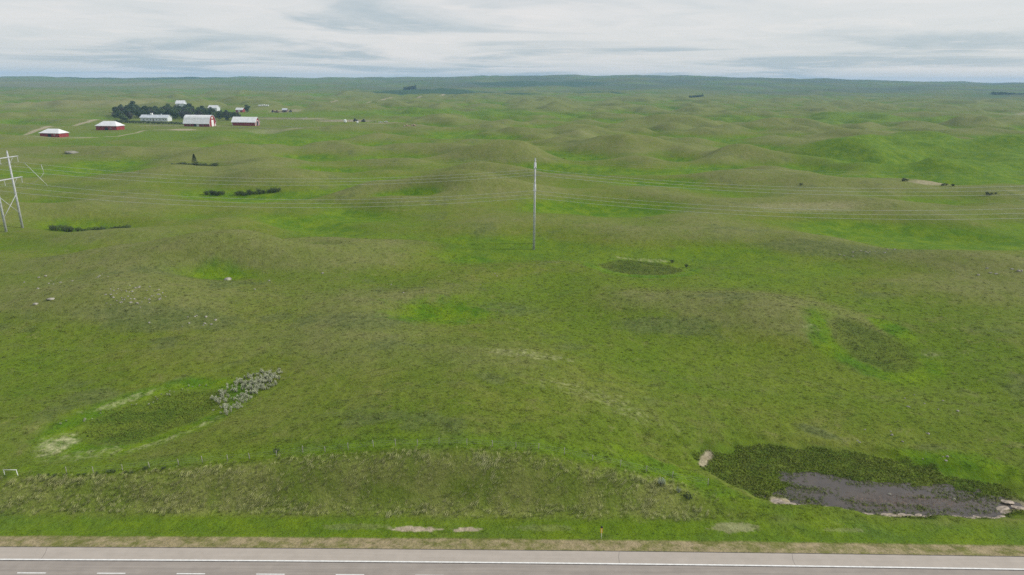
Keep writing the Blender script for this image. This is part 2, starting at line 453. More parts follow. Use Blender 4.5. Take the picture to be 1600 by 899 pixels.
def cover_group():
    """shared node group: cover weights + position -> plant colour with far haze painted in"""
    g = bpy.data.node_groups.new('plant_cover', 'ShaderNodeTree')
    for nm in ('W1', 'W2', 'W3'):
        g.interface.new_socket(nm, in_out='INPUT', socket_type='NodeSocketColor')
    for nm in ('A1', 'A2', 'A3'):
        g.interface.new_socket(nm, in_out='INPUT', socket_type='NodeSocketFloat')
    g.interface.new_socket('Color', in_out='OUTPUT', socket_type='NodeSocketColor')
    gi = N(g, 'NodeGroupInput')
    go = N(g, 'NodeGroupOutput')
    pos = N(g, 'ShaderNodeNewGeometry').outputs['Position']

    def sep(i):
        s = N(g, 'ShaderNodeSeparateColor')
        g.links.new(gi.outputs[i], s.inputs[0])
        return s.outputs[0], s.outputs[1], s.outputs[2], gi.outputs[i + 3]
    lush, sedge, pale, dirt = sep(0)
    ridge, brush, tall, verge = sep(1)
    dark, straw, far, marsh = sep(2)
    n60 = noise(g, pos, 1 / 45., 4, .6)
    n8 = noise(g, pos, 1 / 7., 5, .65, .3)
    n2 = noise(g, pos, 1 / 1.6, 4, .7)
    n03 = noise(g, pos, 1 / .35, 3, .7)
    M = lambda a, b: math_node(g, 'MULTIPLY', a, b)
    c = mix_rgb(g, ramp(g, n60, .35, .65), (.112, .168, .014), (.152, .188, .024))
    c = mix_rgb(g, M(ramp(g, n8, .45, .75), .6), c, (.102, .166, .010))
    c = mix_rgb(g, M(ramp(g, n8, .52, .28), .55), c, (.172, .182, .048))
    n4 = noise(g, pos, 1 / 3.2, 5, .72, .5)
    c = mix_rgb(g, M(ramp(g, n4, .56, .70), .75), c, (.066, .112, .014))
    c = mix_rgb(g, M(ramp(g, n4, .44, .32), .45), c, (.245, .245, .085))
    c = mix_rgb(g, M(ridge, .78), c, mix_rgb(g, ramp(g, n8, .3, .7), (.190, .196, .072), (.154, .178, .044)))
    c = mix_rgb(g, M(brush, .75), c, mix_rgb(g, ramp(g, n2, .3, .7), (.078, .112, .034), (.142, .162, .058)))
    lc = mix_rgb(g, ramp(g, n8, .35, .68), (.074, .165, .006), (.150, .232, .008))
    c = mix_rgb(g, M(lush, .95), c, lc)
    sc = mix_rgb(g, ramp(g, n8, .35, .65), (.070, .112, .014), (.122, .160, .024))
    c = mix_rgb(g, sedge, c, sc)
    tc = mix_rgb(g, ramp(g, n8, .35, .65), (.140, .192, .026), (.220, .236, .066))
    c = mix_rgb(g, M(tall, .85), c, tc)
    c = mix_rgb(g, M(pale, ramp(g, n2, .25, .6)), c, (.40, .40, .21))
    vc = mix_rgb(g, ramp(g, math_node(g, 'ADD', M(n2, .5), M(n8, .5)), .38, .60), (.175, .185, .050), (.330, .270, .160))
    c = mix_rgb(g, verge, c, vc)
    dc = mix_rgb(g, ramp(g, n2, .3, .7), (.34, .28, .19), (.46, .39, .29))
    c = mix_rgb(g, dirt, c, dc)
    c = mix_rgb(g, M(straw, .7), c, (.24, .225, .10))
    c = mix_rgb(g, M(far, .75), c, (.062, .082, .066))  # distance haze mixed into the ground colour
    c = mix_rgb(g, M(dark, .9), c, (.036, .080, .032))
    f = math_node(g, 'ADD', M(n2, .7), M(n03, .5))
    br = N(g, 'ShaderNodeMapRange')
    br.inputs['From Min'].default_value = .38
    br.inputs['From Max'].default_value = .82
    br.inputs['To Min'].default_value = .74
    br.inputs['To Max'].default_value = 1.28
    g.links.new(f, br.inputs['Value'])
    hs = N(g, 'ShaderNodeHueSaturation')
    g.links.new(br.outputs[0], hs.inputs['Value'])
    g.links.new(c, hs.inputs['Color'])
    g.links.new(hs.outputs[0], go.inputs[0])
    return g


COVER = cover_group()


def cover_nodes(t, kind):
    grp = N(t, 'ShaderNodeGroup')
    grp.node_tree = COVER
    for i, nm in enumerate(('W1', 'W2', 'W3')):
        a = N(t, 'ShaderNodeAttribute', attribute_name=nm, attribute_type=kind)
        t.links.new(a.outputs['Color'], grp.inputs[i])
        t.links.new(a.outputs['Alpha'], grp.inputs[i + 3])
    return grp.outputs[0]


def ground_mat():
    m, t, b = new_mat('prairie_ground')
    col = cover_nodes(t, 'GEOMETRY')
    t.links.new(col, b.inputs['Base Color'])
    b.inputs['Roughness'].default_value = .95
    set_spec(b, .08)
    pos = N(t, 'ShaderNodeNewGeometry').outputs['Position']
    h = math_node(t, 'ADD', noise(t, pos, 1 / .45, 4, .7), math_node(t, 'MULTIPLY', noise(t, pos, 1 / 2.6, 4, .65), 2.2))
    bn = N(t, 'ShaderNodeBump')
    bn.inputs['Strength'].default_value = .75
    bn.inputs['Distance'].default_value = .35
    t.links.new(h, bn.inputs['Height'])
    t.links.new(bn.outputs[0], b.inputs['Normal'])
    return m


def soft_normal(t, b, up):
    """thin blades and leaves pass light on, so their shading normal leans to the sky"""
    nrm = N(t, 'ShaderNodeNewGeometry').outputs['Normal']
    mx = N(t, 'ShaderNodeMix')
    mx.data_type = 'VECTOR'
    mx.inputs[0].default_value = up
    t.links.new(nrm, mx.inputs[4])
    mx.inputs[5].default_value = (0, 0, 1)
    nz = N(t, 'ShaderNodeVectorMath', operation='NORMALIZE')
    t.links.new(mx.outputs[1], nz.inputs[0])
    t.links.new(nz.outputs[0], b.inputs['Normal'])


def tuft_mat(name, tip, tipw, gain=1.0):
    m, t, b = new_mat(name)
    col = cover_nodes(t, 'INSTANCER')
    at = N(t, 'ShaderNodeAttribute', attribute_name='along', attribute_type='GEOMETRY')
    rn = N(t, 'ShaderNodeObjectInfo').outputs['Random']
    c = mix_rgb(t, math_node(t, 'MULTIPLY', math_node(t, 'MULTIPLY', at.outputs['Fac'], tipw), rn), col, tip)
    hs = N(t, 'ShaderNodeHueSaturation')
    hs.inputs['Value'].default_value = gain
    t.links.new(c, hs.inputs['Color'])
    t.links.new(hs.outputs[0], b.inputs['Base Color'])
    b.inputs['Roughness'].default_value = .8
    set_spec(b, .12)
    soft_normal(t, b, .85)
    return m


# ------------------------------------------------------------------ mesh helpers
def link_mesh(name, verts, faces, mat=None, parent=None, smooth=False):
    me = bpy.data.meshes.new(name)
    me.from_pydata([tuple(v) for v in verts], [], [tuple(f) for f in faces])
    me.update()
    if smooth:
        me.polygons.foreach_set('use_smooth', [True] * len(me.polygons))
    if mat:
        me.materials.append(mat)
    o = bpy.data.objects.new(name, me)
    C.objects.link(o)
    o.parent = parent
    return o


def tag(o, label=None, cat=None, group=None, kind=None):
    for k, v in (('label', label), ('category', cat), ('group', group), ('kind', kind)):
        if v:
            o[k] = v
    return o


def empty(name, loc, rz=0.0):
    o = bpy.data.objects.new(name, None)
    C.objects.link(o)
    o.location = loc
    o.rotation_euler = (0, 0, rz)
    o.empty_display_size = .5
    return o


def copy_tree(o, parent=None):
    c = o.copy()
    C.objects.link(c)
    c.parent = parent
    for ch in o.children:
        copy_tree(ch, c)
    return c


class MB:
    """collects shapes for one mesh"""

    def __init__(self):
        self.v, self.f = [], []

    def add(self, verts, faces):
        n = len(self.v)
        self.v += [tuple(p) for p in verts]
        self.f += [tuple(i + n for i in f) for f in faces]
        return self

    def box(self, x0, x1, y0, y1, z0, z1):
        v = [(x, y, z) for z in (z0, z1) for y in (y0, y1) for x in (x0, x1)]
        return self.add(v, [(0, 2, 3, 1), (4, 5, 7, 6), (0, 1, 5, 4), (2, 6, 7, 3), (0, 4, 6, 2), (1, 3, 7, 5)])

    def tube(self, pts, radii, seg=8, caps=True):
        pts = [Vector(p) for p in pts]
        if not isinstance(radii, (list, tuple)):
            radii = [radii] * len(pts)
        vs, fs = [], []
        for i, p in enumerate(pts):
            a = pts[max(0, i - 1)]
            b = pts[min(len(pts) - 1, i + 1)]
            t = (b - a).normalized()
            ref = Vector((0, 0, 1)) if abs(t.z) < .9 else Vector((1, 0, 0))
            s = t.cross(ref).normalized()
            u = s.cross(t)
            for k in range(seg):
                an = 2 * math.pi * k / seg
                vs.append(p + (s * math.cos(an) + u * math.sin(an)) * radii[i])
        for i in range(len(pts) - 1):
            for k in range(seg):
                k2 = (k + 1) % seg
                fs.append((i * seg + k, i * seg + k2, (i + 1) * seg + k2, (i + 1) * seg + k))
        if caps:
            fs.append(tuple(range(seg))[::-1])
            fs.append(tuple((len(pts) - 1) * seg + k for k in range(seg)))
        return self.add(vs, fs)

    def prism(self, outline, y0, y1):
        """outline in (x, z) swept along y"""
        n = len(outline)
        vs = [(x, y0, z) for x, z in outline] + [(x, y1, z) for x, z in outline]
        fs = [(i, (i + 1) % n, n + (i + 1) % n, n + i) for i in range(n)]
        fs += [tuple(range(n))[::-1], tuple(range(n, 2 * n))]
        return self.add(vs, fs)

    def build(self, name, mat, parent=None, smooth=False):
        o = link_mesh(name, self.v, self.f, mat, parent, smooth)
        bm = bmesh.new()
        bm.from_mesh(o.data)
        bmesh.ops.recalc_face_normals(bm, faces=bm.faces)
        bm.to_mesh(o.data)
        bm.free()
        return o


def add_weights(me, x, y, p):
    for nm, w in zip(('W1', 'W2', 'W3'), plants(x, y, p)):
        a = me.attributes.new(nm, 'FLOAT_COLOR', 'POINT')
        a.data.foreach_set('color', np.ascontiguousarray(w, np.float32).ravel())


# ------------------------------------------------------------------ ground sheet
def build_ground():
    r = [0.5]
    while r[-1] < 9800:
        q = r[-1]
        if q < 66:
            s = 2.2
        elif q < 125:
            s = .30
        elif q < 420:
            s = .30 * (q / 125.) ** 1.55
        elif q < 3000:
            s = q * .0052
        else:
            s = q * .014
        r.append(q + s)
    r = np.array(r)
    front = np.radians(np.linspace(-43, 43, 690))
    side = np.radians(np.linspace(43, 317, 92)[1:-1])
    az = np.concatenate([front, side])
    A, R = np.meshgrid(az, r)
    X, Y = (R * np.sin(A)).ravel(), (R * np.cos(A)).ravel()
    Z, p = terrain(X, Y, True)
    nr, na = R.shape
    i = np.arange(nr - 1)[:, None] * na
    j = np.arange(na)[None, :]
    j2 = (j + 1) % na
    F = np.stack([i + j, i + na + j, i + na + j2, i + j2], -1).reshape(-1, 4)[:, ::-1]
    me = bpy.data.meshes.new('prairie_ground')
    nv, nf = len(X), len(F)
    me.vertices.add(nv)
    me.vertices.foreach_set('co', np.stack([X, Y, Z], -1).astype(np.float32).ravel())
    me.loops.add(nf * 4)
    me.loops.foreach_set('vertex_index', F.astype(np.int32).ravel())
    me.polygons.add(nf)
    me.polygons.foreach_set('loop_start', np.arange(0, nf * 4, 4, dtype=np.int32))
    me.polygons.foreach_set('loop_total', np.full(nf, 4, np.int32))
    me.update()
    me.validate()
    me.polygons.foreach_set('use_smooth', np.ones(nf, bool))
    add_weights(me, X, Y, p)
    me.materials.append(ground_mat())
    o = bpy.data.objects.new('prairie_ground', me)
    C.objects.link(o)
    tag(o, 'rolling green prairie pasture reaching to the horizon', None, None, 'structure')
    return o


build_ground()
#OBJECTS


# ------------------------------------------------------------------ highway
XS = np.concatenate([np.linspace(-3000, -140, 40), np.linspace(-130, 130, 105), np.linspace(140, 3000, 40)])


def strip(name, d0, d1, z, mat, thick=0.0, x0=-3000, x1=3000, parent=None, xs=None):
    xs = XS[(XS >= x0) & (XS <= x1)] if xs is None else np.array(xs)
    a = road_edge(xs)
    v, f = [], []
    n = len(xs)
    for i in range(n):
        v.append((xs[i], a[i] + d0, z))
        v.append((xs[i], a[i] + d1, z))
    f = [(2 * i, 2 * i + 2, 2 * i + 3, 2 * i + 1) for i in range(n - 1)]
    if thick:
        for i in range(n):
            v.append((xs[i], a[i] + d0, z - thick))
            v.append((xs[i], a[i] + d1, z - thick))
        o = 2 * n
        f += [(2 * i + 1, 2 * i + 3, o + 2 * i + 3, o + 2 * i + 1) for i in range(n - 1)]
        f += [(2 * i, o + 2 * i, o + 2 * i + 2, 2 * i + 2) for i in range(n - 1)]
    return link_mesh(name, v, f, mat, parent)


def pavement_mat(name, lo, hi, streak):
    m, t, b = new_mat(name)
    pos = N(t, 'ShaderNodeNewGeometry').outputs['Position']
    mp = N(t, 'ShaderNodeMapping')
    mp.inputs['Scale'].default_value = (.05, 1.6, 1)
    t.links.new(pos, mp.inputs['Vector'])
    f = math_node(t, 'ADD', math_node(t, 'MULTIPLY', noise(t, mp.outputs[0], 1.3, 5, .6), streak),
                  math_node(t, 'MULTIPLY', noise(t, pos, .5, 6, .65), 1 - streak))
    c = mix_rgb(t, ramp(t, f, .33, .67), lo, hi)
    c = mix_rgb(t, .18, c, mix_rgb(t, ramp(t, noise(t, pos, 14, 3, .6), .4, .6), lo, hi), 'OVERLAY')
    t.links.new(c, b.inputs['Base Color'])
    b.inputs['Roughness'].default_value = .88
    set_spec(b, .25)
    return m


M_LANE = pavement_mat('worn_asphalt', (.285, .256, .230), (.375, .338, .302), .6)
M_SHOULDER = pavement_mat('pale_shoulder', (.39, .352, .31), (.46, .415, .368), .45)
M_PAINT = plain('road_paint', (.80, .80, .78), .7, .10, 2.0)
M_SEAL = plain('dark_seal', (.10, .09, .085), .8, .3, 1.0)

road = strip('road', -8.7, -2.62, 0.0, M_LANE, .3)
tag(road, 'worn grey highway with white edge lines and dashed lane line', None, None, 'structure')
strip('edge_line', -2.62, -2.40, .004, M_PAINT, parent=road)
strip('edge_line', -7.62, -7.44, .004, M_PAINT, parent=road)
for k in range(-24, 25):
    x0 = -62.3 + 10.06 * (k + 12) - 120.7
    strip('lane_dash', -5.12, -4.96, .004, M_PAINT, parent=road, xs=np.linspace(x0, x0 + 3.6, 3))
shoulder = strip('road_shoulder', -2.62, 0.0, -.002, M_SHOULDER, .3)
tag(shoulder, 'pale paved shoulder along the highway', None, None, 'structure')
strip('dark_seam', -2.80, -2.66, .004, M_SEAL, parent=road)
strip('edge_seam', -.10, .03, .003, M_SEAL, parent=shoulder)
for x0, sl in ((14.2, .35), (37.0, .5), (-61.0, -.7)):
    ya = float(road_edge(np.array([x0]))[0])
    v = [(x0, ya - 2.4, .003), (x0 + .03, ya - 2.4, .003), (x0 + .3 * sl, ya - 1.2, .003), (x0 - .03 + .3 * sl, ya - 1.2, .003),
         (x0 + sl, ya - .12, .003), (x0 + sl - .03, ya - .12, .003)]
    link_mesh('crack', v, [(0, 1, 2, 3), (3, 2, 4, 5)], M_SEAL, shoulder)

# ------------------------------------------------------------------ pond
def water_mat():
    m, t, b = new_mat('pond_water')
    pos = N(t, 'ShaderNodeNewGeometry').outputs['Position']
    f = noise(t, pos, .5, 4, .6)
    c = mix_rgb(t, ramp(t, f, .35, .7), (.066, .056, .049), (.088, .072, .060))
    t.links.new(c, b.inputs['Base Color'])
    b.inputs['Roughness'].default_value = .07
    b.inputs['IOR'].default_value = 1.33
    set_spec(b, .8)
    bn = N(t, 'ShaderNodeBump')
    bn.inputs['Strength'].default_value = .12
    bn.inputs['Distance'].default_value = .05
    t.links.new(noise(t, pos, 4.0, 3, .6), bn.inputs['Height'])
    t.links.new(bn.outputs[0], b.inputs['Normal'])
    return m


gx, gy = np.meshgrid(np.arange(37, 84, .5), np.arange(86, 107, .5))
keep = pond_level(gx, gy) < 1.3
v, f, idx = [], [], {}
for i in range(gx.shape[0] - 1):
    for j in range(gx.shape[1] - 1):
        if keep[i, j]:
            q = []
            for a, b_ in ((i, j), (i, j + 1), (i + 1, j + 1), (i + 1, j)):
                if (a, b_) not in idx:
                    idx[(a, b_)] = len(v)
                    v.append((gx[a, b_], gy[a, b_], WATER_Z))
                q.append(idx[(a, b_)])
            f.append(q)
pond = link_mesh('pond', v, f, water_mat())
tag(pond, 'shallow grey slough water beside the highway', None, None, 'structure')

# ------------------------------------------------------------------ grass as stuff
def blade_mesh(name, n, h, spread, lean, width, mat, seed, droop=.25):
    r = random.Random(seed)
    v, f, al = [], [], []
    for k in range(n):
        a = r.uniform(0, 2 * math.pi)
        rad = spread * math.sqrt(r.random())
        bx, by = rad * math.cos(a), rad * math.sin(a)
        hh = h * r.uniform(.55, 1.15)
        da = r.uniform(0, 2 * math.pi)
        ox, oy = droop * hh * math.cos(da) + lean * hh, droop * hh * math.sin(da)
        fa = r.uniform(0, math.pi)
        wx, wy = width * math.cos(fa), width * math.sin(fa)
        n0 = len(v)
        v += [(bx - wx, by - wy, -.04), (bx + wx, by + wy, -.04), (bx + ox * .4 - wx * .8, by + oy * .4 - wy * .8, hh * .6),
              (bx + ox * .4 + wx * .8, by + oy * .4 + wy * .8, hh * .6), (bx + ox, by + oy, hh)]
        f += [(n0, n0 + 1, n0 + 3, n0 + 2), (n0 + 2, n0 + 3, n0 + 4)]
        al += [0, 0, .6, .6, 1]
    me = bpy.data.meshes.new(name)
    me.from_pydata(v, [], f)
    me.update()
    at = me.attributes.new('along', 'FLOAT', 'POINT')
    at.data.foreach_set('value', al)
    me.materials.append(mat)
    return bpy.data.objects.new(name, me)


def scatter(name, label, x, y, scl, rot, proto, extra_pale=None, minz=None):
    z, p = terrain(x, y, True)
    if minz is not None:
        z = np.where(p['wm'] > .4, np.maximum(z, minz), z)
    me = bpy.data.meshes.new(name)
    me.vertices.add(len(x))
    me.vertices.foreach_set('co', np.stack([x, y, z], -1).astype(np.float32).ravel())
    W = list(plants(x, y, p))
    if extra_pale is not None:
        W[0][:, 2] = np.maximum(W[0][:, 2], extra_pale)
    for nm, w in zip(('W1', 'W2', 'W3'), W):
        a = me.attributes.new(nm, 'FLOAT_COLOR', 'POINT')
        a.data.foreach_set('color', np.ascontiguousarray(w, np.float32).ravel())
    for nm, w in (('scl', scl), ('rot', rot)):
        a = me.attributes.new(nm, 'FLOAT', 'POINT')
        a.data.foreach_set('value', np.ascontiguousarray(w, np.float32))
    o = bpy.data.objects.new(name, me)
    C.objects.link(o)
    g = bpy.data.node_groups.new(name, 'GeometryNodeTree')
    g.interface.new_socket('Geometry', in_out='INPUT', socket_type='NodeSocketGeometry')
    g.interface.new_socket('Geometry', in_out='OUTPUT', socket_type='NodeSocketGeometry')
    gi, go = N(g, 'NodeGroupInput'), N(g, 'NodeGroupOutput')
    inst = N(g, 'GeometryNodeInstanceOnPoints')
    oi = N(g, 'GeometryNodeObjectInfo')
    oi.inputs['Object'].default_value = proto
    oi.inputs['As Instance'].default_value = True
    sa = N(g, 'GeometryNodeInputNamedAttribute', data_type='FLOAT')
    sa.inputs['Name'].default_value = 'scl'
    ra = N(g, 'GeometryNodeInputNamedAttribute', data_type='FLOAT')
    ra.inputs['Name'].default_value = 'rot'
    cx = N(g, 'ShaderNodeCombineXYZ')
    g.links.new(ra.outputs['Attribute'], cx.inputs[2])
    g.links.new(gi.outputs[0], inst.inputs['Points'])
    g.links.new(oi.outputs['Geometry'], inst.inputs['Instance'])
    g.links.new(cx.outputs[0], inst.inputs['Rotation'])
    g.links.new(sa.outputs['Attribute'], inst.inputs['Scale'])
    g.links.new(inst.outputs[0], go.inputs[0])
    md = o.modifiers.new('scatter', 'NODES')
    md.node_group = g
    tag(o, label, None, None, 'stuff')
    return o


def build_grass():
    m_short = tuft_mat('pasture_blades', (.34, .33, .12), .55, 1.35)
    m_tall = tuft_mat('tall_blades', (.58, .56, .27), .85, 1.8)
    m_sedge = tuft_mat('sedge_blades', (.26, .27, .07), .7, 1.9)
    n = 170000
    r = np.exp(rs.uniform(math.log(78), math.log(340), n))
    a = np.radians(rs.uniform(-41, 41, n))
    x, y = r * np.sin(a), r * np.cos(a)
    z, p = terrain(x, y, True)
    w1, w2, w3 = plants(x, y, p)
    clump = pn(x / 2.3, y / 2.3, 91) + .6 * pn(x / .9, y / .9, 92)
    ok = (p['d'] > 3.0) & (w1[:, 3] < .3) & (w2[:, 2] < .4) & (p['wm'] < .5) & (rs.rand(n) < (.5 + .7 * clump) * (1 - sstep(150, 335, r)))
    x, y, r, clump = x[ok], y[ok], r[ok], clump[ok]
    scl = rs.uniform(.6, 1.25, len(x)) * (1 + .5 * np.clip(clump, -.3, .8)) * np.clip(r / 150, .85, 1.3)
    scl *= np.where(y - road_edge(x) < 9, .55, 1.0)
    scatter('pasture_grass', 'short green grass covering the rolling pasture', x, y, scl, rs.uniform(0, 6.28, len(x)),
            blade_mesh('pasture_tuft', 9, .14, .25, .14, .022, m_short, 1, .75))
    # tall blown grass on the cut slope
    n = 17000
    x = rs.uniform(-100, 36, n)
    y = road_edge(x) + rs.uniform(7, 16, n)
    z, p = terrain(x, y, True)
    w1, w2, w3 = plants(x, y, p)
    patch = pn(x / 6., y / 3., 95) + .6 * pn(x / 2., y / 1.2, 96)
    ok = (w2[:, 2] > rs.rand(n)) & (rs.rand(n) < .5 + .8 * patch)
    x, y, patch = x[ok], y[ok], patch[ok]
    scl = rs.uniform(.55, 1.15, len(x)) * (1 + .45 * patch)
    pale = sstep(.15, .8, patch + .35 * pn(x / 16., y / 7., 97)) * rs.uniform(.1, 1, len(x)) * (.25 + .75 * np.exp(-((x + 14) / 22.) ** 2))
    scatter('tall_roadside_grass', 'tall wind-blown straw-tipped grass on the roadside cut slope', x, y, scl, rs.normal(.45, .4, len(x)),
            blade_mesh('tall_tuft', 9, .55, .22, .8, .022, m_tall, 2, .22), pale)
    # sedge in the marsh and the kettles
    n = 90000
    c = rs.randint(0, 10, n)
    cx = np.where(c < 6, 56, np.where(c < 8, -64.5, np.where(c < 9, 88, 45.5)))
    cy = np.where(c < 6, 99, np.where(c < 8, 112.8, np.where(c < 9, 157, 232)))
    sx = np.where(c < 6, 30, 17)
    sy = np.where(c < 6, 13, 17)
    x, y = cx + sx * rs.uniform(-1, 1, n), cy + sy * rs.uniform(-1, 1, n)
    z, p = terrain(x, y, True)
    w1, w2, w3 = plants(x, y, p)
    pl = p['pl'] + .30 * pn(x / 1.6, y / 1.2, 98)
    thin = np.where(p['wm'] > .5, np.clip((pl - .5) / .6, 0, 1) * .5, .5)
    ok = (w1[:, 1] > .4) & (rs.rand(n) < thin) & (w1[:, 3] < .5)
    x, y = x[ok], y[ok]
    for cx, cy, sx, sy, k in ((53.6, 92.9, .8, .45, 60), (55.6, 92.3, .9, .3, 40), (60, 92.0, 2.2, .25, 40), (66.5, 94.2, 2.6, .22, 60), (71, 94.0, 1.8, .3, 40),
                              (49.5, 96.0, 1.5, .5, 60), (47.5, 93.2, 1.0, .8, 40), (63, 91.0, 5, .4, 60)):
        x, y = np.concatenate([x, rs.normal(cx, sx, k)]), np.concatenate([y, rs.normal(cy, sy, k)])
    inm = terrain(x, y, True)[1]['wm'] > .5
    scl = rs.uniform(.6, 1.2, len(x)) * np.where(inm, .8, .6) * (1 + .5 * pn(x / 3., y / 3., 99))
    scatter('marsh_sedge', 'dark sedge filling the slough margin and the kettle hollows', x, y, scl, rs.uniform(0, 6.28, len(x)),
            blade_mesh('sedge_tuft', 11, .32, .26, .06, .022, m_sedge, 3, .6), None, WATER_Z - .06)


build_grass()


def chips(name, label, pts, mat, lo, hi, flat=.35):
    """many small broken pieces as one mass"""
    mb = MB()
    for x, y, z in pts:
        a = random.uniform(0, 6.28)
        l, w = random.uniform(lo, hi), random.uniform(lo, hi) * .5
        h = flat * random.uniform(lo, hi)
        c, s = math.cos(a), math.sin(a)
        q = [(x + c * px - s * py, y + s * px + c * py, z - .03) for px, py in ((-l, -w), (l, -w), (l, w), (-l, w))]
        q.append((x + random.uniform(-.3, .3) * l, y, z + h))
        mb.add(q, [(0, 1, 4), (1, 2, 4), (2, 3, 4), (3, 0, 4)])
    o = mb.build(name, mat)
    tag(o, label, None, None, 'stuff')
    return o


M_LITTER = plain('dead_reed', (.21, .155, .12), .9, .35, 1.5)
pts = []
while len(pts) < 2600:
    x, y = random.uniform(52, 76), random.uniform(90, 95.5)
    e = ell(np.array([x]), np.array([y]), 62.5, 93.2, 13.5, 2.4, -.02)[0] + .5 * pn(np.array([x / 2.]), np.array([y / 1.]), 44)[0]
    if random.random() < 1.1 - e and pond_level(np.array([x]), np.array([y]))[0] < 1.0:
        pts.append((x, y, WATER_Z))
for _ in range(260):
    x, y = random.gauss(46.0, 1.3), random.gauss(91.2, 1.1)
    if pond_level(np.array([x]), np.array([y]))[0] < 1.02:
        pts.append((x, y, WATER_Z))
chips('reed_litter', 'broken brown reed litter floating on the slough', pts, M_LITTER, .05, .17)
M_TUS = plain('green_tussock', (.10, .13, .035), .9, .3, 1.5)

# ------------------------------------------------------------------ stones
def stone_mesh(name, seed, flat, mat):
    bm = bmesh.new()
    bmesh.ops.create_icosphere(bm, subdivisions=2, radius=1.0)
    r = random.Random(seed)
    ax = [Vector((r.gauss(0, 1), r.gauss(0, 1), r.gauss(0, 1))).normalized() for _ in range(9)]
    off = [r.uniform(.55, .9) for _ in range(9)]
    for v in bm.verts:
        for a, o in zip(ax, off):
            dd = v.co.dot(a) - o
            if dd > 0:
                v.co -= a * dd * .9
        v.co.z *= flat
    me = bpy.data.meshes.new(name)
    bm.to_mesh(me)
    bm.free()
    me.materials.append(mat)
    return me


M_STONE = plain('pale_fieldstone', (.34, .32, .27), .9, .35, .8)
M_MUD = plain('pale_mud_rock', (.40, .335, .275), .95, .3, 1.2)
STONES = [stone_mesh('stone', 30 + k, f_, M_STONE) for k, f_ in enumerate((.6, .75, .5, .65))]
SHORE = [stone_mesh('shore_rock', 50 + k, f_, M_MUD) for k, f_ in enumerate((.22, .3, .25))]


def put_stone(name, me, x, y, s, label, group, asp=1.0, rz=None, sink=.25):
    o = bpy.data.objects.new(name, me)
    C.objects.link(o)
    o.location = (x, y, zt(x, y) + s * sink * .5)
    o.rotation_euler = (random.uniform(-.15, .15), random.uniform(-.15, .15), random.uniform(0, 6.28) if rz is None else rz)
    o.scale = (s * asp, s, s)
    tag(o, label, 'stone', group)
    return o


for cx, cy, rx, ry, n, s0, label, group in (
        (-101, 174.5, 8.5, 6.5, 60, .27, 'small pale fieldstone in the dense scatter on the left knoll', 'dense stones on the left knoll'),
        (-84, 163, 9, 5, 12, .30, 'small pale fieldstone below the dense scatter, towards the silver shrubs', 'stones below the left knoll'),
        (-134, 194, 20, 9, 16, .30, 'small pale fieldstone lying far apart on the left slope below the wooden towers', 'sparse stones on the left slope'),
        (128, 239, 11, 4, 13, .34, 'pale fieldstone on the dark ridge flank right of the round kettle', 'stones on the right ridge'),
        (155, 207, 9, 4, 11, .38, 'pale fieldstone on the ridge at the right edge of the photograph', 'stones at the right edge'),
        (68, 113, 12, 4, 8, .25, 'whitish stone in the grass uphill of the slough', 'stones above the slough'),
        (84, 124, 10, 6, 7, .25, 'whitish stone on the slope between long kettle and slough', 'stones below the long kettle'),
        (72, 103.5, 4, 1.6, 4, .22, 'whitish stone in the bright grass beside the slough', 'stones beside the slough'),
        (-40, 205, 60, 22, 10, .28, 'lone pale stone in the open pasture left of the single pole', 'lone stones in the pasture')):
    for _ in range(n):
        a, q = random.uniform(0, 6.28), math.sqrt(random.random())
        put_stone('fieldstone', random.choice(STONES), cx + rx * q * math.cos(a), cy + ry * q * math.sin(a),
                  s0 * random.uniform(.55, 1.4), label, group, random.uniform(.8, 1.4))
put_stone('boulder', STONES[0], -122.6, 172.4, .75, 'largest whitish boulder on the left slope, beside a smaller one', None, 1.5, .6, .5)
put_stone('boulder', STONES[1], -125.4, 170.6, .5, 'smaller low boulder left of the largest whitish boulder', None, 1.6, .2, .4)
put_stone('boulder', STONES[2], -353.8, 556, 2.6, 'long white slab on the grassy track beyond the wooden towers', None, 2.6, .05, .4)
put_stone('boulder', STONES[1], -88.0, 203.0, 1.0, 'pale rock in the green swale below the big left knoll', None, 1.4, .3, .4)
for k in range(22):
    if k < 13:
        x, y = random.gauss(43.6, 1.1), random.gauss(91.6, 1.0)
        lb, gr = 'flat pale mud-caked rock at the left tip of the slough', 'rocks at the left tip of the slough'
    else:
        x, y = random.uniform(74.0, 79.0), random.uniform(90.8, 93.4)
        lb, gr = 'flat pale mud-caked rock at the right tip of the slough', 'rocks at the right tip of the slough'
    put_stone('shore_rock', random.choice(SHORE), x, y, random.uniform(.35, .8), lb, gr, random.uniform(1.2, 2.0), random.uniform(-.4, .3), .3)
for k in range(26):
    x = 46.5 + k * 1.15 + random.uniform(-.4, .4)
    yy = np.arange(86.5, 92.5, .05)
    e = pond_level(np.full_like(yy, x), yy)
    j = int(np.argmax(e < 1.04))
    if 0 < j:
        put_stone('shore_rock', random.choice(SHORE), x, yy[j] - .1, random.uniform(.22, .5), 'flat pale rock along the near shore of the slough',
                  'rocks along the near shore', random.uniform(1.3, 2.2), random.uniform(-.2, .2), .3)
for x, y, lb in ((60.6, 95.0, 'small white stone standing in the open slough water'), (70.2, 93.8, 'white stone at the far right of the reed litter')):
    o = put_stone('white_stone', STONES[1], x, y, .26, lb, None)
    o.location.z = WATER_Z + .02
    o.scale = (.3, .26, .3)

